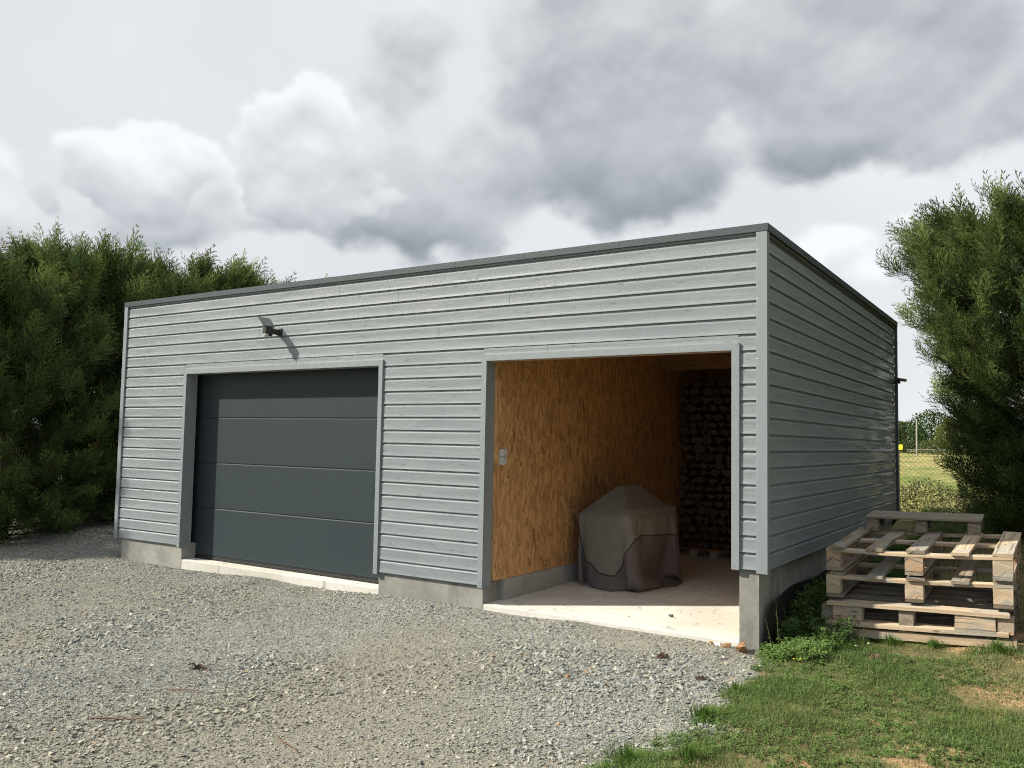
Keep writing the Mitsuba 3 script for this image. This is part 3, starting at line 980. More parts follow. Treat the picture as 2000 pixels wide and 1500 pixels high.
put(B + '__top_cloth', sub(CV, fq[kind]), 'cover_cloth_grey', smooth=True)
put(B + '__skirt', sub(CV, fq[~kind]), 'cover_cloth_mauve', smooth=True)
put(B + '__piping', tube(np.vstack([XC[SEAM], XC[SEAM, :1]]), .0055, 5), 'cover_piping', smooth=True)
hem = XC[-1] + np.array([0, 0, .002])
put(B + '__hem', tube(np.vstack([hem, hem[:1]]), .006, 5), 'cover_cloth_mauve', smooth=True)

# ------------------------------------------------------------------ firewood at the back of the bay
rng = np.random.default_rng(31)
t = thing('log_rack', 'low plank rack on blocks under the firewood at the back of the bay', 'rack')
put(t + '__plank', cbox(-2.47, -.9, 4.32, 4.46, .085, .115, .003), 'dark_timber')
put(t + '__plank', cbox(-2.47, -.9, 4.54, 4.72, .085, .115, .003), 'dark_timber')
for x in (-2.3, -2.02, -1.1):
    put(t + '__block', cbox(x, x + .12, 4.34, 4.69, .001, .084, .003), 'block_concrete')
MOULDS = []
for q in range(12):
    n = (6, 5, 4, 3)[q % 4]
    aa = rng.uniform(0, 6) + np.linspace(0, 2 * np.pi, n, endpoint=False)
    rr = .54 * (1 + rng.uniform(-.25, .15, n))
    ln = rng.uniform(.38, .46)
    poly = np.stack([np.cos(aa) * rr, aa * 0, np.sin(aa) * rr], 1)
    v, f = prism(poly, np.zeros(3), np.array([0, ln, 0]))
    nn_ = unit(np.cross(v[f[:, 1]] - v[f[:, 0]], v[f[:, 2]] - v[f[:, 0]]))
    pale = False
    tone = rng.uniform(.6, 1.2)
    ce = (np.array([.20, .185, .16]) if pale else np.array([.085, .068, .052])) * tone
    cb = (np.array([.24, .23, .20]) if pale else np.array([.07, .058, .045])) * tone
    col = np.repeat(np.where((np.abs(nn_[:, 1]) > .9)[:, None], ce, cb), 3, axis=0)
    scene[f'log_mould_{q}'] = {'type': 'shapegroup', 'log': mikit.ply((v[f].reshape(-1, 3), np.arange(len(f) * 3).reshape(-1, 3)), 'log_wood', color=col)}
zrow = .116
row = 0
while zrow < 2.25:
    x = -2.44 + (row % 2) * .05
    h = rng.uniform(.09, .125)
    while x < -1.35:
        w = rng.uniform(.07, .19)
        hh = h * rng.uniform(.75, 1.15)
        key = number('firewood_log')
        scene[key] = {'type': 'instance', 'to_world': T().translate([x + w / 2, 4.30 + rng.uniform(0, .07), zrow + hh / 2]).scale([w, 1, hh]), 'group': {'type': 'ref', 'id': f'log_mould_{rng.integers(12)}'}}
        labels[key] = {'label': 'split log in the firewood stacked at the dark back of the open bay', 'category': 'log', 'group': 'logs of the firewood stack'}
        x += w
    zrow += h * .97
    row += 1


# ------------------------------------------------------------------ gravel stones
def stone_shapes(n, seed, flat=(.55, .85)):
    r = np.random.default_rng(seed)
    out = []
    while len(out) < n:
        q = unit(r.normal(size=(8, 3))) * r.uniform(.75, 1.05, (8, 1)) * [1, r.uniform(.6, .9), r.uniform(*flat) * .75]
        h = trimesh.convex.convex_hull(q)
        if 9 < len(h.faces) <= 12:
            out.append((np.array(h.vertices), np.array(h.faces)))
    return out


SHAPES = stone_shapes(14, 3)
STONE_PAL = np.array([(.25, .245, .23), (.32, .315, .30), (.20, .205, .21), (.42, .41, .385), (.29, .265, .225), (.235, .25, .26), (.27, .275, .275), (.36, .34, .30), (.46, .445, .42), (.32, .235, .16)])
STONE_W = np.array([.17, .17, .13, .09, .12, .12, .12, .06, .010, .012])


def octa(n, seed):
    r = np.random.default_rng(seed)
    out = []
    for _ in range(n):
        v = np.array([[1, 0, 0], [-1, 0, 0], [0, 1, 0], [0, -1, 0], [0, 0, 1], [0, 0, -1.0]]) * r.uniform(.7, 1.1, (6, 1)) + r.normal(0, .22, (6, 3))
        h = trimesh.convex.convex_hull(v * [1, r.uniform(.65, .95), r.uniform(.4, .65)])
        out.append((np.array(h.vertices), np.array(h.faces)))
    return out


COARSE = octa(14, 8)


def stones(n, sampler, size, seed, sink=.35, shapes=None):
    r = np.random.default_rng(seed)
    shapes = shapes or SHAPES
    xy = sampler(n, r)
    n = len(xy)
    s = size(n, r, xy)
    s = s * (.80 + .48 * np_smooth(.35, .7, vnoise(xy[:, 0], xy[:, 1], .9, 13, 3)))
    az = r.uniform(0, 2 * np.pi, n)
    tx, ty = r.normal(0, .28, n), r.normal(0, .28, n)
    which = r.integers(0, len(shapes), n)
    pal = STONE_PAL[r.choice(len(STONE_PAL), n, p=STONE_W / STONE_W.sum())] * r.uniform(.8, 1.2, (n, 1))
    sandy = np_smooth(.42, .62, vnoise(xy[:, 0], xy[:, 1], .55, 8, 3))[:, None]
    pal = (pal * (1 - .42 * sandy) + np.array([.315, .283, .222]) * .42 * sandy) * np.array([.83, .86, .83])
    z = height(xy[:, 0], xy[:, 1]) + s * (.5 - sink) * .6
    vs, fs, cs, base = [], [], [], 0
    for k, (v, f) in enumerate(shapes):
        m = np.nonzero(which == k)[0]
        if not len(m):
            continue
        c, sn = np.cos(az[m]), np.sin(az[m])
        vz = v[None, :, 2] + v[None, :, 0] * tx[m, None] + v[None, :, 1] * ty[m, None]
        P = np.stack([v[None, :, 0] * c[:, None] - v[None, :, 1] * sn[:, None], v[None, :, 0] * sn[:, None] + v[None, :, 1] * c[:, None], vz], -1) * s[m, None, None] * .5
        P += np.stack([xy[m, 0], xy[m, 1], z[m]], -1)[:, None]
        vs.append(P.reshape(-1, 3))
        fs.append((f[None] + (np.arange(len(m)) * len(v))[:, None, None]).reshape(-1, 3) + base)
        cs.append(np.repeat(pal[m], len(v), axis=0))
        base += len(m) * len(v)
    return (np.vstack(vs), np.vstack(fs)), np.vstack(cs)


def yard_points(rmin, rmax):
    def f(n, r):
        rr = np.sqrt(r.uniform(rmin ** 2, rmax ** 2, n))
        a = np.radians(r.uniform(-67, 2, n))
        xy = np.stack([CAM[0] + np.sin(a) * rr, CAM[1] + np.cos(a) * rr], 1)
        x, y = xy.T
        ok = (x < lawn_edge(y) + .05 + r.normal(0, .06, n)) & ((y < .02) | (x < -8.05)) & (x > -10.9)
        # bare, finer patches
        ok &= r.random(n) < .62 + .5 * np_smooth(.60, .44, vnoise(x, y, .55, 8, 3)) + .5 * (y > -.35)
        return xy[ok]
    return f


m, c = stones(140000, yard_points(2.9, 6.3), lambda n, r, xy: np.clip(r.lognormal(math.log(.0142), .50, n), .0075, .05), 41)
stuff('gravel', m, 'gravel_stone', 'loose grey crushed stone near the camera', color=c)
m, c = stones(170000, yard_points(6.3, 14.5), lambda n, r, xy: np.clip(r.lognormal(math.log(.0185), .40, n), .011, .05), 42, shapes=COARSE)
stuff('gravel', m, 'gravel_stone', 'loose grey crushed stone towards the garage', color=c)


# single stones and lumps
def lump(seed, size, squash=(1, .8, .6), rough=.25, sub_=3):
    """A broken piece: the hull of a few points, finely split and roughened."""
    r = np.random.default_rng(seed * 7 + 1)
    h = trimesh.convex.convex_hull(unit(r.normal(size=(13, 3))) * r.uniform(.8, 1.08, (13, 1)))
    v, f = np.array(h.vertices), np.array(h.faces)
    for _ in range(3):
        v, f = trimesh.remesh.subdivide(v, f)
    v = v * (1 + (meshkit.fbm(v * 2.2 + seed * 3.3, 5, seed) - .5)[:, None] * 2 * rough)
    return v * np.array(squash) * size, f


def ground_lump(name, x, y, size, col, label, cat_, seed, squash=(1, .8, .6), dz=0.0, sub_=3, var=.25):
    v, f = lump(seed, size, squash, sub_=sub_)
    cc = np.array(col) * (1 + (meshkit.fbm(v * 40 + seed, 3, seed + 5)[:, None] - .5) * 2 * var)
    v = rotz(v, seed * 1.7, (x, y, float(height(x, y)) + size * squash[2] * .55 + dz))
    single(name, (v, f), 'rubble', label, cat_, color=cc)


ground_lump('brick_lump', -.175, -.06, .075, (.26, .145, .08), 'largest orange lump of rubble at the foot of the corner pier', 'rubble', 3, (1, .7, .65))
ground_lump('brick_lump', -.275, -.075, .042, (.24, .15, .085), 'flat orange brown lump left of the big orange rubble', 'rubble', 4, (1.3, .8, .55))
ground_lump('brick_lump', -.015, -.03, .034, (.25, .15, .11), 'small reddish lump right of the corner pier foot', 'rubble', 6, (1, .8, .8))
ground_lump('white_stone', -.345, -.075, .034, (.60, .59, .56), 'white stone beside the orange rubble at the slab corner', 'stone', 7, (1.2, .8, .6))
ground_lump('orange_stone', -.42, -.045, .024, (.40, .24, .11), 'small orange stone left of the white stone', 'stone', 8, (1.3, .8, .6))
ground_lump('orange_stone', -.86, -1.42, .022, (.34, .20, .11), 'small orange stone alone in the open gravel, right of centre', 'stone', 9, (.8, .7, 1.0))
v, f = lump(12, .022, (1.1, .9, .8))
single('pebble', (v + [-.98, .56, .016], f), 'rubble', 'dark pebble on the sunlit concrete floor', 'pebble', smooth=True, color=np.tile([.10, .09, .09], (len(v), 1)))


def dry_leaf(x, y, size, col, label, seed):
    r = np.random.default_rng(seed)
    n = 12
    parts, cols = [], []
    for k in range(n):
        a = r.uniform(0, 2 * np.pi)
        d = np.array([[math.cos(a), math.sin(a), r.uniform(.1, .9)]])
        pos = np.array([[x + r.normal(0, size * .22), y + r.normal(0, size * .16), float(height(x, y)) + .010]])
        v, f, c = leaves(pos, d, np.array([[r.normal(0, .5), r.normal(0, .5), 1.0]]), size * r.uniform(.4, .8), size * r.uniform(.25, .45), np.array(col) * r.uniform(.5, 1.4), r, .5)
        parts.append((v, f))
        cols.append(c)
    single('dry_leaf', cat(parts), 'litter', label, 'dead leaf', color=np.vstack(cols))


dry_leaf(-.565, -.60, .085, (.075, .040, .028), 'curled dark brown dead leaf on the gravel before the open bay', 1)
dry_leaf(-3.04, -2.55, .085, (.08, .042, .025), 'curled dark brown dead leaf on the gravel at left, below the closed door', 2)
dry_leaf(-.16, -.93, .065, (.06, .038, .03), 'small dark dead leaf at the edge of the grass', 3)
dry_leaf(.72, .02, .11, (.10, .065, .05), 'brown withered plant lying in the grass before the pallets', 4)


def twig(pts, r_, label):
    p = np.array([(x, y, float(height(x, y)) + .012 + .006 * (i % 2)) for i, (x, y) in enumerate(pts)])
    v, f = tube(p, np.linspace(r_, r_ * .5, len(p)), 5)
    single('twig', (v, f), 'litter', label, 'twig', smooth=True, color=np.tile([.16, .11, .075], (len(v), 1)))


twig([(-2.62, -3.55), (-2.52, -3.50), (-2.44, -3.46), (-2.36, -3.40)], .007, 'short brown twig on the gravel near the lower left corner')
twig([(-1.62, -3.15), (-1.52, -3.20), (-1.40, -3.22), (-1.30, -3.29)], .004, 'thin pale twig on the gravel at the lower edge of the picture')
twig([(-2.75, -2.98), (-2.65, -2.93), (-2.52, -2.88), (-2.40, -2.84)], .004, 'thin grey twig on the gravel below the dead leaf')

# litter on the bay floor
r = np.random.default_rng(77)
n = 240
x = r.uniform(-1.9, -.3, n)
y = r.uniform(.3, 4.3, n) ** 1.0
keep = (r.random(n) < np_smooth(.2, 3.0, y) * .8 + .15) & ~((np.abs(x + 2.0) < .6) & (np.abs(y - 1.9) < .5))
x, y = x[keep], y[keep]
n = len(x)
a = r.uniform(0, 6.3, n)
v, f, c = leaves(np.stack([x, y, np.full(n, .004)], 1), np.stack([np.cos(a), np.sin(a), r.uniform(0, .25, n)], 1), np.tile([0, 0, 1.0], (n, 1)), r.uniform(.012, .05, n), r.uniform(.006, .018, n), np.array([.05, .04, .03]) * r.uniform(.5, 1.6, (n, 1)), r)
stuff('bark_litter', (v, f), 'litter', 'dark bits of bark and leaf on the concrete floor', color=c)

# ------------------------------------------------------------------ drainage membrane along the side plinth
yy = np.linspace(.035, 4.6, 230)
prof = np.linspace(0, 1, 26)
top = .275 + .055 * np_smooth(0, 2, yy) + .02 * np.sin(yy * 2.3) - .20 * np_smooth(.16, .035, yy)
Yg, Pg = np.meshgrid(yy, prof, indexing='ij')
Zg = -.06 + (top[:, None] + .06) * Pg
Xg = -.058 + .020 * np.sin(Yg * 5) * Pg + .03 * Pg * np_smooth(.3, .05, Yg)
dim = np.clip(np.cos(Yg * 2 * np.pi / .0398) * np.cos(Zg * 2 * np.pi / .030), 0, 1) ** 1.5
Xg = Xg + dim * .007
mv = np.stack([Xg, Yg, Zg], -1).reshape(-1, 3)
ny = len(prof)
i, j = np.meshgrid(np.arange(len(yy) - 1), np.arange(ny - 1), indexing='ij')
a = i * ny + j
mf = np.vstack([np.stack([a, a + ny, a + ny + 1], -1).reshape(-1, 3), np.stack([a, a + ny + 1, a + 1], -1).reshape(-1, 3)])
single('drainage_membrane', (mv, mf), 'membrane_plastic', 'black dimpled drainage sheet standing along the foot of the side wall', 'membrane', smooth=True)

# ------------------------------------------------------------------ grass and weeds
rng = np.random.default_rng(91)


def lawn_points(n, x0, x1, y0, y1, r):
    xy = np.stack([r.uniform(x0, x1, n), r.uniform(y0, y1, n)], 1)
    return xy


def grass_density(x, y):
    """0 bare soil ... 1 dense."""
    d = .40 + .60 * np_smooth(.36, .52, vnoise(x, y, 2.3, 61, 4))
    d = d * (np_smooth(-.02, .12, x - lawn_edge(y)) + .10 * np_smooth(-.35, -.02, x - lawn_edge(y)) * np_smooth(.45, .6, vnoise(x, y, 6, 68, 3)))
    for bx, by, br in ((.905, .21, .11), (1.12, .22, .09), (.41, -.20, .09), (1.10, -1.93, .11), (.72, -2.20, .11), (.20, -.42, .07), (.55, -1.35, .08), (1.25, -1.05, .09)):
        d = d * (1 - .93 * np.exp(-((x - bx) ** 2 + (y - by) ** 2) / br ** 2))
    return d


def tufts(spots, seed):
    r = np.random.default_rng(seed)
    P, A, Le, Ln, Wd, C = [], [], [], [], [], []
    for x, y, rad_, h, n in spots:
        a = r.uniform(0, 6.28, n)
        d = np.abs(r.normal(0, rad_, n))
        px, py = x + np.cos(a) * d, y + np.sin(a) * d
        P.append(np.stack([px, py, height(px, py)], 1))
        A.append(a)
        Le.append(np.clip(d / rad_ * .35 + r.normal(.2, .15, n), .02, .95))
        Ln.append(h * r.uniform(.5, 1.1, n))
        Wd.append(r.uniform(.0025, .005, n))
        C.append(np.array([.075, .14, .028]) * r.uniform(.65, 1.3, (n, 1)))
    return blades(np.vstack(P), np.concatenate(A), np.concatenate(Le), np.concatenate(Ln), np.concatenate(Wd), np.vstack(C), r)


def grass(n, x0, x1, y0, y1, hmin, hmax, width, seed, straw=.12, dens=None, pal=None, lush=None):
    r = np.random.default_rng(seed)
    xy = lawn_points(n, x0, x1, y0, y1, r)
    x, y = xy.T
    keep = r.random(n) < (grass_density(x, y) if dens is None else dens(x, y))
    inside = (x > -.03) | (y < 0)
    for (ax, ay, bx, by) in ((.25, .36, 1.60, 1.7),):
        inside &= ~((x > ax) & (x < bx) & (y > ay) & (y < by) & (r.random(n) < .75))
    x, y = x[keep & inside], y[keep & inside]
    n = len(x)
    cl = vnoise(x, y, 9, 63, 3)
    pos = np.stack([x, y, height(x, y) - .004], 1)
    lush = np_smooth(.40, .62, vnoise(x, y, 2.0, 64, 3))
    L = r.uniform(hmin, hmax, n) * (.45 + .6 * cl) * (.70 + .70 * lush)
    col = np.where((r.random(n) < straw * (1.9 - 1.7 * lush))[:, None], [[.30, .26, .15]], (np.array([.110, .168, .056]) if pal is None else np.array(pal)) * (.6 + .8 * r.random((n, 1))))
    g2 = vnoise(x, y, 1.3, 66, 3)[:, None]
    col = col * (1 - .5 * np_smooth(.45, .65, g2)) + np.array([.17, .20, .075]) * .5 * np_smooth(.45, .65, g2)
    return blades(pos, r.uniform(0, 6.28, n), np.clip(r.normal(.55, .25, n), .05, 1.1), L, width * r.uniform(.6, 1.3, n), col, r)


GRASS = [grass(240000, -.35, 2.1, -3.6, .6, .022, .072, .0032, 1, .18),
         grass(16000, .0, .60, .10, 6.2, .06, .16, .005, 2, .05, dens=lambda x, y: np_smooth(-.04, .08, x) * .9, pal=(.045, .085, .018)),
         grass(9000, .2, 3.2, 1.0, 6.0, .05, .14, .006, 3, .08, dens=lambda x, y: x * 0 + .5, pal=(.045, .085, .018)),
         grass(10000, -.5, 1.2, 6.0, 8.6, .10, .30, .008, 4, .15, dens=lambda x, y: x * 0 + .8)]
GRASS.append(tufts([(.16, -1.72, .08, .085, 420), (.05, -2.45, .09, .09, 420), (.75, .44, .07, .09, 300), (1.02, .45, .05, .08, 200), (1.42, .40, .07, .10, 300), (.12, -1.1, .06, .07, 200), (.30, -2.3, .08, .08, 300)], 9))
gm = cat([(v, f) for v, f, c in GRASS])
stuff('grass', gm, 'leaf', 'rough green grass with straw and bare patches right of the garage', 'grass', color=np.vstack([c for v, f, c in GRASS]))


def weed_leaves(n, region, seed, L=(.018, .045), hmax=.10, pal=(.085, .15, .032), plants=None):
    """Broad-leaved weeds: short stems with leaves all round, grouped in plants."""
    r = np.random.default_rng(seed)
    px, py = region(n, r)
    n = len(px)
    out = []
    k = 14
    hz = r.uniform(.3, 1, n) * hmax
    tone = r.uniform(.7, 1.25, n)
    for j in range(k):
        a = r.uniform(0, 6.28, n)
        t = r.uniform(.08, 1, n)
        pos = np.stack([px + np.cos(a) * .012 * t, py + np.sin(a) * .012 * t, height(px, py) + hz * t], 1)
        d = np.stack([np.cos(a), np.sin(a), r.uniform(-.1, .9, n)], 1)
        nr = np.stack([-np.cos(a) * .5, -np.sin(a) * .5, np.ones(n)], 1)
        ln = r.uniform(*L, n)
        out.append(leaves(pos, d, nr, ln, ln * r.uniform(.28, .5, n), np.array(pal)[None] * (tone * r.uniform(.8, 1.2, n))[:, None], r, .3))
    return out


def wedge(n, r):
    """The weeds between the corner pier and the pallets."""
    x = r.uniform(-.01, .42, n)
    y = r.uniform(-.28, .55, n)
    k = (x > lawn_edge(y) - .05)
    return x[k], y[k]


def sideweeds(n, r):
    x = r.uniform(-.01, .5, n)
    y = r.uniform(.25, 4.5, n)
    k = ~((x > .25) & (y > .45) & (y < 1.75))
    return x[k], y[k]


def sparse(n, r):
    x, y = r.uniform(-.15, 2.0, n), r.uniform(-3.4, .15, n)
    k = (x > lawn_edge(y) - .10) & (vnoise(x, y, 2.1, 67, 3) > .40) & ~((x > .27) & (y > .49))
    return x[k], y[k]


W = weed_leaves(420, wedge, 1, (.022, .052), .11, (.135, .215, .065)) + weed_leaves(2400, sideweeds, 2, (.025, .06), .22, (.085, .145, .045)) + weed_leaves(7500, sparse, 3, (.009, .028), .035, (.115, .178, .058))
stuff('weeds', cat([(v, f) for v, f, c in W]), 'leaf', 'leafy green weeds by the corner pier and through the grass', 'weeds', color=np.vstack([c for v, f, c in W]))


# tall seed stalks, a grey-green weed, daisies
def stalk(x, y, h, lean, label, seed):
    r = np.random.default_rng(seed)
    t = thing('seed_stalk', label, 'weed')
    z0 = float(height(x, y))
    tt = np.linspace(0, 1, 9)
    pts = np.stack([x + lean[0] * tt ** 1.5, y + lean[1] * tt ** 1.5, z0 + h * tt], 1)
    v, f = tube(pts, np.linspace(.0035, .0012, 9), 5)
    put(t + '__stem', (v, f), 'leaf', color=np.tile([.13, .15, .06], (len(v), 1)))
    n = 14
    k = r.uniform(.25, 1, n)
    pos = np.stack([np.interp(k, tt, pts[:, i]) for i in range(3)], 1)
    a = r.uniform(0, 6.28, n)
    v, f, c = leaves(pos, np.stack([np.cos(a), np.sin(a), r.uniform(.2, 1.4, n)], 1), np.stack([-np.cos(a), -np.sin(a), np.ones(n)], 1), r.uniform(.012, .035, n) * (1.3 - k), .008, np.array([.16, .17, .08]) * r.uniform(.7, 1.3, (n, 1)), r)
    put(t + '__leaf', (v, f), 'leaf', color=c)


stalk(.045, .10, .42, (-.03, .02), 'tallest thin seed stalk beside the corner pier', 1)
stalk(.02, .02, .25, (-.055, .02), 'shorter seed stalk leaning left against the corner pier', 2)
r = np.random.default_rng(7)
n = 700
cx, cy = .44, .36
q = r.normal(0, 1, (n, 3)) * [.075, .05, .045]
pos = np.array([cx, cy, float(height(cx, cy)) + .075]) + q
pos[:, 2] = np.maximum(pos[:, 2], height(pos[:, 0], pos[:, 1]) + .004)
v, f, c = leaves(pos, r.normal(0, 1, (n, 3)) + [0, 0, .8], r.normal(0, 1, (n, 3)) + [0, -.4, 1], r.uniform(.010, .024, n), .007, np.array([.15, .19, .105]) * r.uniform(.6, 1.25, (n, 1)), r)
single('mugwort_plant', (v, f), 'leaf', 'grey green bushy weed in front of the lowest pallet at left', 'plant', color=c)


def flower(x, y, col, label, name, h=.05, pr=.011):
    t = thing(name, label, 'flower')
    z0 = float(height(x, y))
    v, f = tube([(x, y, z0), (x + .004, y, z0 + h)], .0012, 4)
    put(t + '__stem', (v, f), 'leaf', color=np.tile([.08, .13, .03], (len(v), 1)))
    n = 14
    a = np.arange(n) * 2 * np.pi / n
    pos = np.tile([x + .004, y, z0 + h + .001], (n, 1))
    v, f, c = leaves(pos, np.stack([np.cos(a), np.sin(a) - .25, .25 + 0 * a], 1), np.tile([0, -.4, 1.0], (n, 1)), pr, pr * .4, np.tile(col, (n, 1)), np.random.default_rng(1), .05)
    put(t + '__petals', (v, f), 'leaf', color=c)
    s = trimesh.creation.icosphere(1, pr * .35)
    put(t + '__centre', (np.array(s.vertices) + [x + .004, y, z0 + h + .002], np.array(s.faces)), 'yellow_plastic')


flower(.56, .17, (.80, .80, .78), 'white daisy in the grass before the pallets, the lower left one of two', 'daisy')
flower(.63, .24, (.80, .80, .78), 'white daisy in the grass before the pallets, the upper right one of two', 'daisy')
flower(.255, -.30, (.75, .62, .03), 'yellow flower in the grass, left one of a pair', 'yellow_flower', .04)
flower(.295, -.28, (.75, .62, .03), 'yellow flower in the grass, right one of a pair', 'yellow_flower', .04)
flower(.09, -.52, (.78, .77, .75), 'white flower near the gravel edge, the upper one', 'white_flower', .03, .010)
flower(.03, -.66, (.78, .77, .75), 'white flower near the gravel edge, the lower one', 'white_flower', .03, .010)


# ------------------------------------------------------------------ cypress foliage
def spray_templates(k, seed, per=7):
    r = np.random.default_rng(seed)
    out = []
    for _ in range(k):
        V, F, Tm = [], [], []

        def kite(p, d, L, w, t0, t1, lift):
            s = np.array([-d[1], d[0], 0])
            n0 = len(V)
            m = p + d * L * .45 + np.array([0, 0, lift * L * .35])
            e = p + d * L + np.array([0, 0, lift * L])
            V.extend([p, m + s * w, m - s * w, e])
            Tm.extend([t0, (t0 + t1) / 2, (t0 + t1) / 2, t1])
            F.extend([[n0, n0 + 2, n0 + 1], [n0 + 1, n0 + 2, n0 + 3]])

        curve = r.uniform(-.18, .12)
        axis = lambda x: np.array([x, curve * x * x * .5, -.12 * x * x])
        kite(np.zeros(3), np.array([1.0, curve * .5, 0]), 1.0, .012, .1, 1.0, -.12)
        for i in range(per):
            x = .14 + .8 * i / (per - 1) + r.uniform(-.03, .03)
            for sd in (-1, 1):
                L = (.46 * (1 - x) ** .8 + .09) * r.uniform(.75, 1.2)
                a = sd * r.uniform(.42, .75) * (1.1 - .4 * x)
                d = np.array([math.cos(a), math.sin(a), 0])
                lift = r.uniform(-.25, .25)
                kite(axis(x), d, L, .0145, .2 + .3 * x, .75 + .25 * x, lift)
                for q, b in ((.35, .42), (.6, -.40)):
                    a2 = a + b * r.uniform(.7, 1.2)
                    kite(axis(x) + d * L * q + np.array([0, 0, lift * L * q]), np.array([math.cos(a2), math.sin(a2), 0]), L * .52, .0120, .45, .95, lift)
        out.append((np.array(V), np.array(F), np.array(Tm)))
    return out


SPRAYS = spray_templates(6, 4)
SPRAYS_LITE = spray_templates(5, 5, 5)


def place_sprays(templates, pos, d, up, size, inner, outer, seed):
    r = np.random.default_rng(seed)
    n = len(pos)
    d = unit(d)
    s = unit(np.cross(up, d))
    u = np.cross(d, s)
    which = r.integers(0, len(templates), n)
    tone = r.uniform(.70, 1.30, n)
    vs, fs, cs, base = [], [], [], 0
    for k, (v, f, t) in enumerate(templates):
        m = np.nonzero(which == k)[0]
        if not len(m):
            continue
        P = pos[m, None] + size[m, None, None] * (v[None, :, :1] * d[m, None] + v[None, :, 1:2] * s[m, None] + v[None, :, 2:] * u[m, None])
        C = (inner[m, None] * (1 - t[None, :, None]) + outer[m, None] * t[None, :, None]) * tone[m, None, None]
        vs.append(P.reshape(-1, 3))
        cs.append(C.reshape(-1, 3))
        fs.append((f[None] + (np.arange(len(m)) * len(v))[:, None, None]).reshape(-1, 3) + base)
        base += len(m) * len(v)
    return (np.vstack(vs), np.vstack(fs)), np.vstack(cs)


def cypress(h, rx, ry, n_br, per_br, size, seed, templates, leaders=7, base=.05, lean=(0, 0), shape=.55, ragged=.25, low=.75):
    """Crown (sprays along ascending branches), and woody parts, round the origin."""
    r = np.random.default_rng(seed)
    P, D, U, S, age, wood = [], [], [], [], [], []
    wood.append(tube([(lean[0] * t, lean[1] * t, h * .92 * t) for t in np.linspace(0, 1, 8)], np.linspace(.11, .02, 8), 7))

    def radius(t):
        return (1 - np.clip((t - shape) / (1 - shape), 0, 1) ** 1.6 * .78) * (low + (1 - low) * np.clip(t / (.25 if low > .7 else .6), 0, 1))
    for b in range(n_br):
        t = base + (1 - base) * r.random() ** .9 * .93
        a = r.uniform(0, 2 * np.pi)
        reach = radius(t) * (1 + r.normal(0, ragged * .5)) * (.86 + .3 * meshkit.noise(np.array([math.cos(a) * 1.6, math.sin(a) * 1.6, t * 4.0]), seed))
        o = np.array([lean[0] * t, lean[1] * t, h * t * .97 - .10 * h * (1 - t)])
        o[2] = max(o[2], .10)
        out = np.array([math.cos(a) * rx, math.sin(a) * ry, 0]) * reach
        rise = r.uniform(.25, .6) * np.linalg.norm(out) * min(1, .15 + t * 2.2) + .35 * max(0, t - .6) * h * .4
        ts = np.linspace(0, 1, 6)
        path = o + out * ts[:, None] ** .9 + np.array([0, 0, rise]) * ts[:, None] ** 1.6
        path[:, 2] = np.maximum(path[:, 2], .06)
        if b % 3 == 0:
            wood.append(tube(path[:5], np.linspace(.016, .006, 5), 4))
        k = per_br
        q = np.clip(1 - np.abs(r.normal(0, .30, k)), .12, 1)
        pos = np.stack([np.interp(q, ts, path[:, i]) for i in range(3)], 1) + r.normal(0, .05, (k, 3))
        tang = unit(path[-1] - path[2])
        lean_ = r.normal(0, .22, 3)
        d = tang * .8 + lean_ + r.normal(0, .26, (k, 3)) + np.array([0, 0, .45 + .45 * t])
        P.append(pos)
        D.append(d)
        U.append(np.tile(unit(np.array([math.cos(a), math.sin(a), .7])), (k, 1)) + r.normal(0, .5, (k, 3)))
        S.append(size * r.uniform(.65, 1.25, k) * (.75 + .25 * t))
        age.append(q * .6 + .4 * r.random(k))
    for b in range(leaders):
        a = r.uniform(0, 2 * np.pi)
        rad_ = math.sqrt(r.random()) * .85
        top = h * (1.0 - .16 * rad_ ** 2) * r.uniform(.95, 1.14)
        o = np.array([lean[0] + math.cos(a) * rx * rad_, lean[1] + math.sin(a) * ry * rad_, h * .70])
        ln = top - o[2]
        dr_ = unit(np.array([r.normal(0, .12) + .10, r.normal(0, .12), 1.0]))
        ts = np.linspace(0, 1, 7)
        path = o + dr_ * ln * ts[:, None] + np.array([.09, 0, 0]) * ts[:, None] ** 3 * ln
        wood.append(tube(path, np.linspace(.012, .0022, 7), 4))
        k = 44
        q = r.random(k) ** 1.1
        pos = np.stack([np.interp(q, ts, path[:, i]) for i in range(3)], 1)
        aa = r.uniform(0, 2 * np.pi, k)
        d = np.stack([np.cos(aa), np.sin(aa), 1.0 + q * 1.0], 1)
        P.append(pos)
        D.append(d)
        U.append(np.stack([-np.cos(aa), -np.sin(aa), .5 + 0 * aa], 1))
        S.append(size * (1.0 - .78 * q) * r.uniform(.6, 1.15, k))
        age.append(.6 + .4 * r.random(k))
    P, D, U, S, age = np.vstack(P), np.vstack(D), np.vstack(U), np.concatenate(S), np.concatenate(age)
    P[:, 2] = np.maximum(P[:, 2], .05)
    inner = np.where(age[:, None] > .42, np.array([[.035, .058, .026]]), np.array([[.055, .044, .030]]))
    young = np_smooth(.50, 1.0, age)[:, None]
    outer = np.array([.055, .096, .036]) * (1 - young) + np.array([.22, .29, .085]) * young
    dead = (r.random(len(P)) < .006)[:, None]
    inner, outer = np.where(dead, [[.14, .08, .04]], inner), np.where(dead, [[.19, .11, .06]], outer)
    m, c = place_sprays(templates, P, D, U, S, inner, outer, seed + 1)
    return m, c, cat(wood)


def mould(name, m, c, w):
    scene[name] = {'type': 'shapegroup', 'crown': mikit.ply(m, 'leaf', color=c), 'trunk': mikit.ply(w, 'bark', smooth=True)}


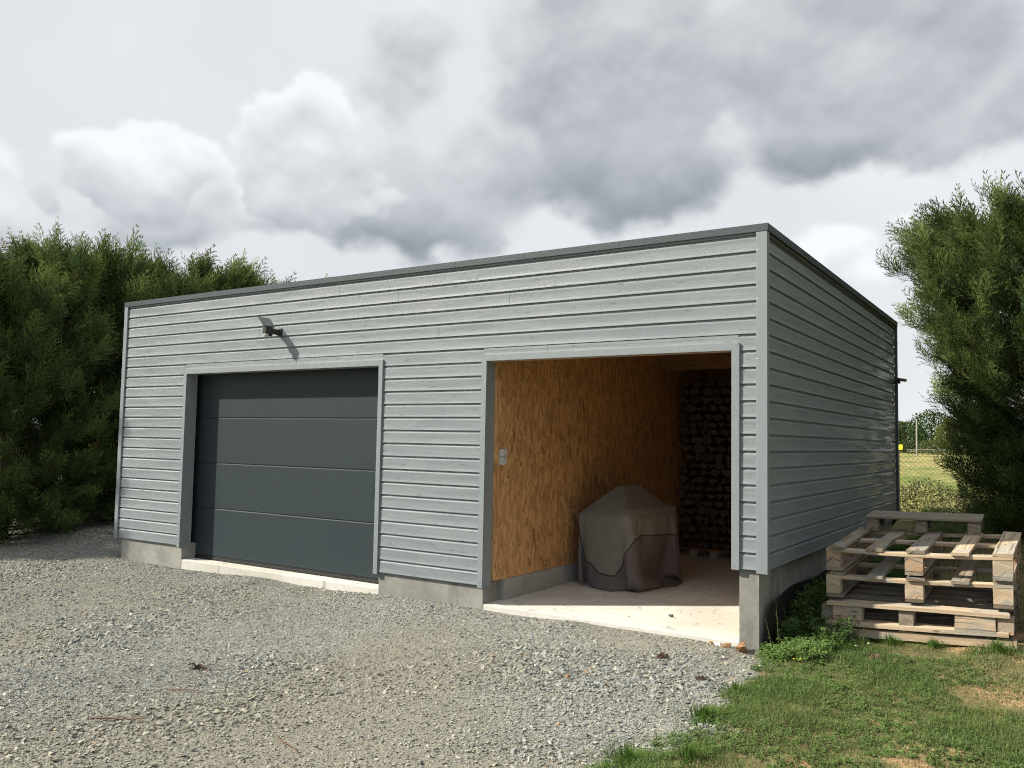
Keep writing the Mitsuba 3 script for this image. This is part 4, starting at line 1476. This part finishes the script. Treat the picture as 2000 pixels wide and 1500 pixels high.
def plant(name, mould_name, x, y, turn, sz, label, group=None):
    key = number(name)
    scene[key] = {'type': 'instance', 'to_world': T().translate([x, y, float(height(x, y)) - .04]).rotate([0, 0, 1], math.degrees(turn)).scale([1, 1, sz]), 'group': {'type': 'ref', 'id': mould_name}}
    labels[key] = {'label': label, 'category': 'tree'}
    if group:
        labels[key]['group'] = group


# right: a big cypress behind the pallets and its neighbour
mould('cypress_mould_a', *cypress(3.95, 1.38, 1.25, 460, 38, .37, 11, SPRAYS_LITE, leaders=16, base=.0, lean=(-.42, 0), shape=.80, ragged=.32, low=.62))
mould('cypress_mould_b', *cypress(4.9, 1.1, 1.1, 160, 20, .42, 12, SPRAYS_LITE, leaders=9, base=.0, shape=.75))
plant('cypress_tree', 'cypress_mould_a', 2.02, 6.45, 0, 1, 'large green cypress behind the pallets, with feathery sunlit tips')
plant('cypress_tree', 'cypress_mould_b', 3.35, 6.9, 0, 1, 'cypress at the right edge behind the large one')

# unseen cypresses added on the right, out of view, to darken the side wall
for x, y, a_, wd in ((3.9, 4.7, .4, 'farthest'), (4.2, 2.7, 2.2, 'middle'), (4.4, .7, 4.1, 'nearest')):
    plant('cypress_tree', 'cypress_mould_b', x, y, a_, .95, 'unseen cypress added outside the right edge of the view to darken the side wall, the ' + wd + ' of three')

# left: the hedge, two moulds of one kind, each plant an instance
for nm, seed in (('hedge_mould_a', 21), ('hedge_mould_b', 22)):
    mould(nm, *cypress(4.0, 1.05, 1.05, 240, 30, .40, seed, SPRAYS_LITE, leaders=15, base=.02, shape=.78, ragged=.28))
HEDGE = [(-11.35, -.95, .97, .3, 'a', 'hedge cypress at the left edge, the one nearest the camera'),
         (-11.25, .15, 1.0, 2.1, 'b', 'hedge cypress second from the left edge of the picture'),
         (-11.30, 1.20, 1.04, 4.0, 'a', 'hedge cypress third from the left, next to the left garage corner'),
         (-11.40, 2.35, 1.02, 5.2, 'b', 'hedge cypress showing right above the left roof corner'),
         (-11.40, 3.40, 1.06, 1.2, 'a', 'hedge cypress rising over the left end of the roof edge'),
         (-11.45, 4.50, 1.04, 3.1, 'b', 'hedge cypress with sunlit tips above the roof, left of the lamp'),
         (-11.45, 5.60, 1.03, .9, 'a', 'hedge cypress with low tips above the roof near the lamp'),
         (-11.50, 6.90, 1.03, 2.6, 'b', 'hedge cypress whose tips end the row above the roof'),
         (-11.50, 8.20, 1.02, 4.4, 'a', 'farthest hedge cypress, barely topping the roof')]
for x, y, sz, a_, k, lab in HEDGE:
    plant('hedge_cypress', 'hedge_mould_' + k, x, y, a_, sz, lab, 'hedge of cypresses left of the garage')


# ------------------------------------------------------------------ fence, bramble, field trees
FY = 8.0
t = thing('wire_fence', 'chain-link fence with a top wire between garage and cypress', 'fence')
zf0, zf1 = .46, 1.435
wires = []
dm = .068
x0, x1 = -1.2, 1.3
H = zf1 - zf0
for s in (-1, 1):
    c0 = x0 - H if s > 0 else x0
    x = c0
    while x < (x1 if s > 0 else x1 + H):
        if s > 0:
            pa, pb = (x, zf0), (x + H, zf1)
        else:
            pa, pb = (x, zf0), (x - H, zf1)
        wires.append(tube([(pa[0], FY + .003 * s, pa[1]), (pb[0], FY + .003 * s, pb[1])], .0022, 4))
        x += dm
put(t + '__wire_mesh', cat(wires), 'fence_wire')
put(t + '__top_wire', tube([(-3, FY, zf1), (3, FY, zf1 - .005)], .006, 5), 'grey_post')
put(t + '__post', tube([(-.335, FY, .3), (-.335, FY, 1.47)], .022, 8), 'grey_post')
put(t + '__post', tube([(2.2, FY, .3), (2.2, FY, 1.47)], .022, 8), 'grey_post')
put(t + '__tag', cbox(-.345, -.26, FY - .035, FY - .025, 1.425, 1.505, .002), 'yellow_plastic')
labels[t + '__tag'] = {'label': 'bright yellow tag on the fence post'}


def leafy(name, label, cat_, x, y, z, rx, ry, rz, n, L, pal, seed, trunk=True, shape=.65):
    r = np.random.default_rng(seed)
    t = thing(name, label, cat_)
    d = unit(r.normal(0, 1, (n, 3)))
    bump = .7 + .6 * meshkit.fbm(d * 2.2 + seed * 3.1, 4, seed)
    q = np.clip(1 - np.abs(r.normal(0, .22, n)), .2, 1) * bump
    pos = d * q[:, None] * [rx, ry, rz] + [x, y, z]
    dd = d + r.normal(0, .7, (n, 3))
    tone = (.55 + .9 * r.random(n))[:, None]
    v, f, c = leaves(pos, dd, d + r.normal(0, .6, (n, 3)), L * r.uniform(.6, 1.3, n), L * .55, np.array(pal) * tone, r)
    put(t + '__crown', (v, f), 'leaf', color=c)
    if trunk:
        g = float(height(x, y))
        w = [tube([(x, y, g), (x + .05, y, z), (x, y, z + rz * .5)], [.14, .09, .03], 6)]
        for k in range(5):
            a = r.uniform(0, 6.28)
            w.append(tube([(x, y, z - rz * .4), (x + math.cos(a) * rx * .4, y + math.sin(a) * ry * .4, z), (x + math.cos(a) * rx * .7, y + math.sin(a) * ry * .7, z + rz * .4)], [.06, .04, .015], 5))
        put(t + '__trunk', cat(w), 'bark', smooth=True)


leafy('bramble_bush', 'yellowish bramble bush against the lower part of the fence', 'bush', .0, 8.25, .62, .60, .30, .33, 2600, .045, (.17, .175, .055), 51, False)
leafy('bramble_bush', 'dry bramble bush by the fence, right at the foot of the cypress', 'bush', .85, 8.15, .62, .45, .28, .42, 1800, .045, (.16, .14, .06), 52, False)
for (x, y, zt, rx, pal, lab, nm) in ((-11.6, 86, 4.3, 2.2, (.045, .075, .025), 'dark field tree just right of the far garage corner', 'field_tree'),
                                     (-8.9, 84, 5.3, 2.0, (.050, .085, .028), 'tallest green tree at the far side of the meadow', 'field_tree'),
                                     (-6.3, 80, 4.2, 1.9, (.125, .145, .045), 'yellow green tree right of the tallest field tree', 'field_tree'),
                                     (-4.0, 82, 4.4, 1.9, (.07, .10, .03), 'field tree half hidden by the cypress branches', 'field_tree'),
                                     (-13.6, 88, 4.4, 2.2, (.05, .08, .028), 'field tree hidden mostly behind the garage', 'field_tree')):
    g = float(height(x, y))
    hz = (zt - g) / 2
    leafy(nm, lab, 'tree', x, y, g + hz, rx, 1.6, hz * .92, 3200, .22, pal, int(abs(x) * 10))
leafy('field_shrub', 'low grey green shrub at the far edge of the meadow', 'shrub', -7.6, 76, 1.55, 1.5, 1.0, .65, 900, .16, (.09, .11, .04), 61, False)
leafy('field_shrub', 'low dark shrub left of the pole at the meadow edge', 'shrub', -9.6, 77, 1.5, 1.2, 1.0, .6, 800, .16, (.05, .075, .03), 62, False)
single('field_pole', tube([(-8.05, 68, .7), (-8.03, 68, 3.75)], [.065, .055], 8), 'grey_post', 'thin pale pole standing before the field trees', 'pole', smooth=True)
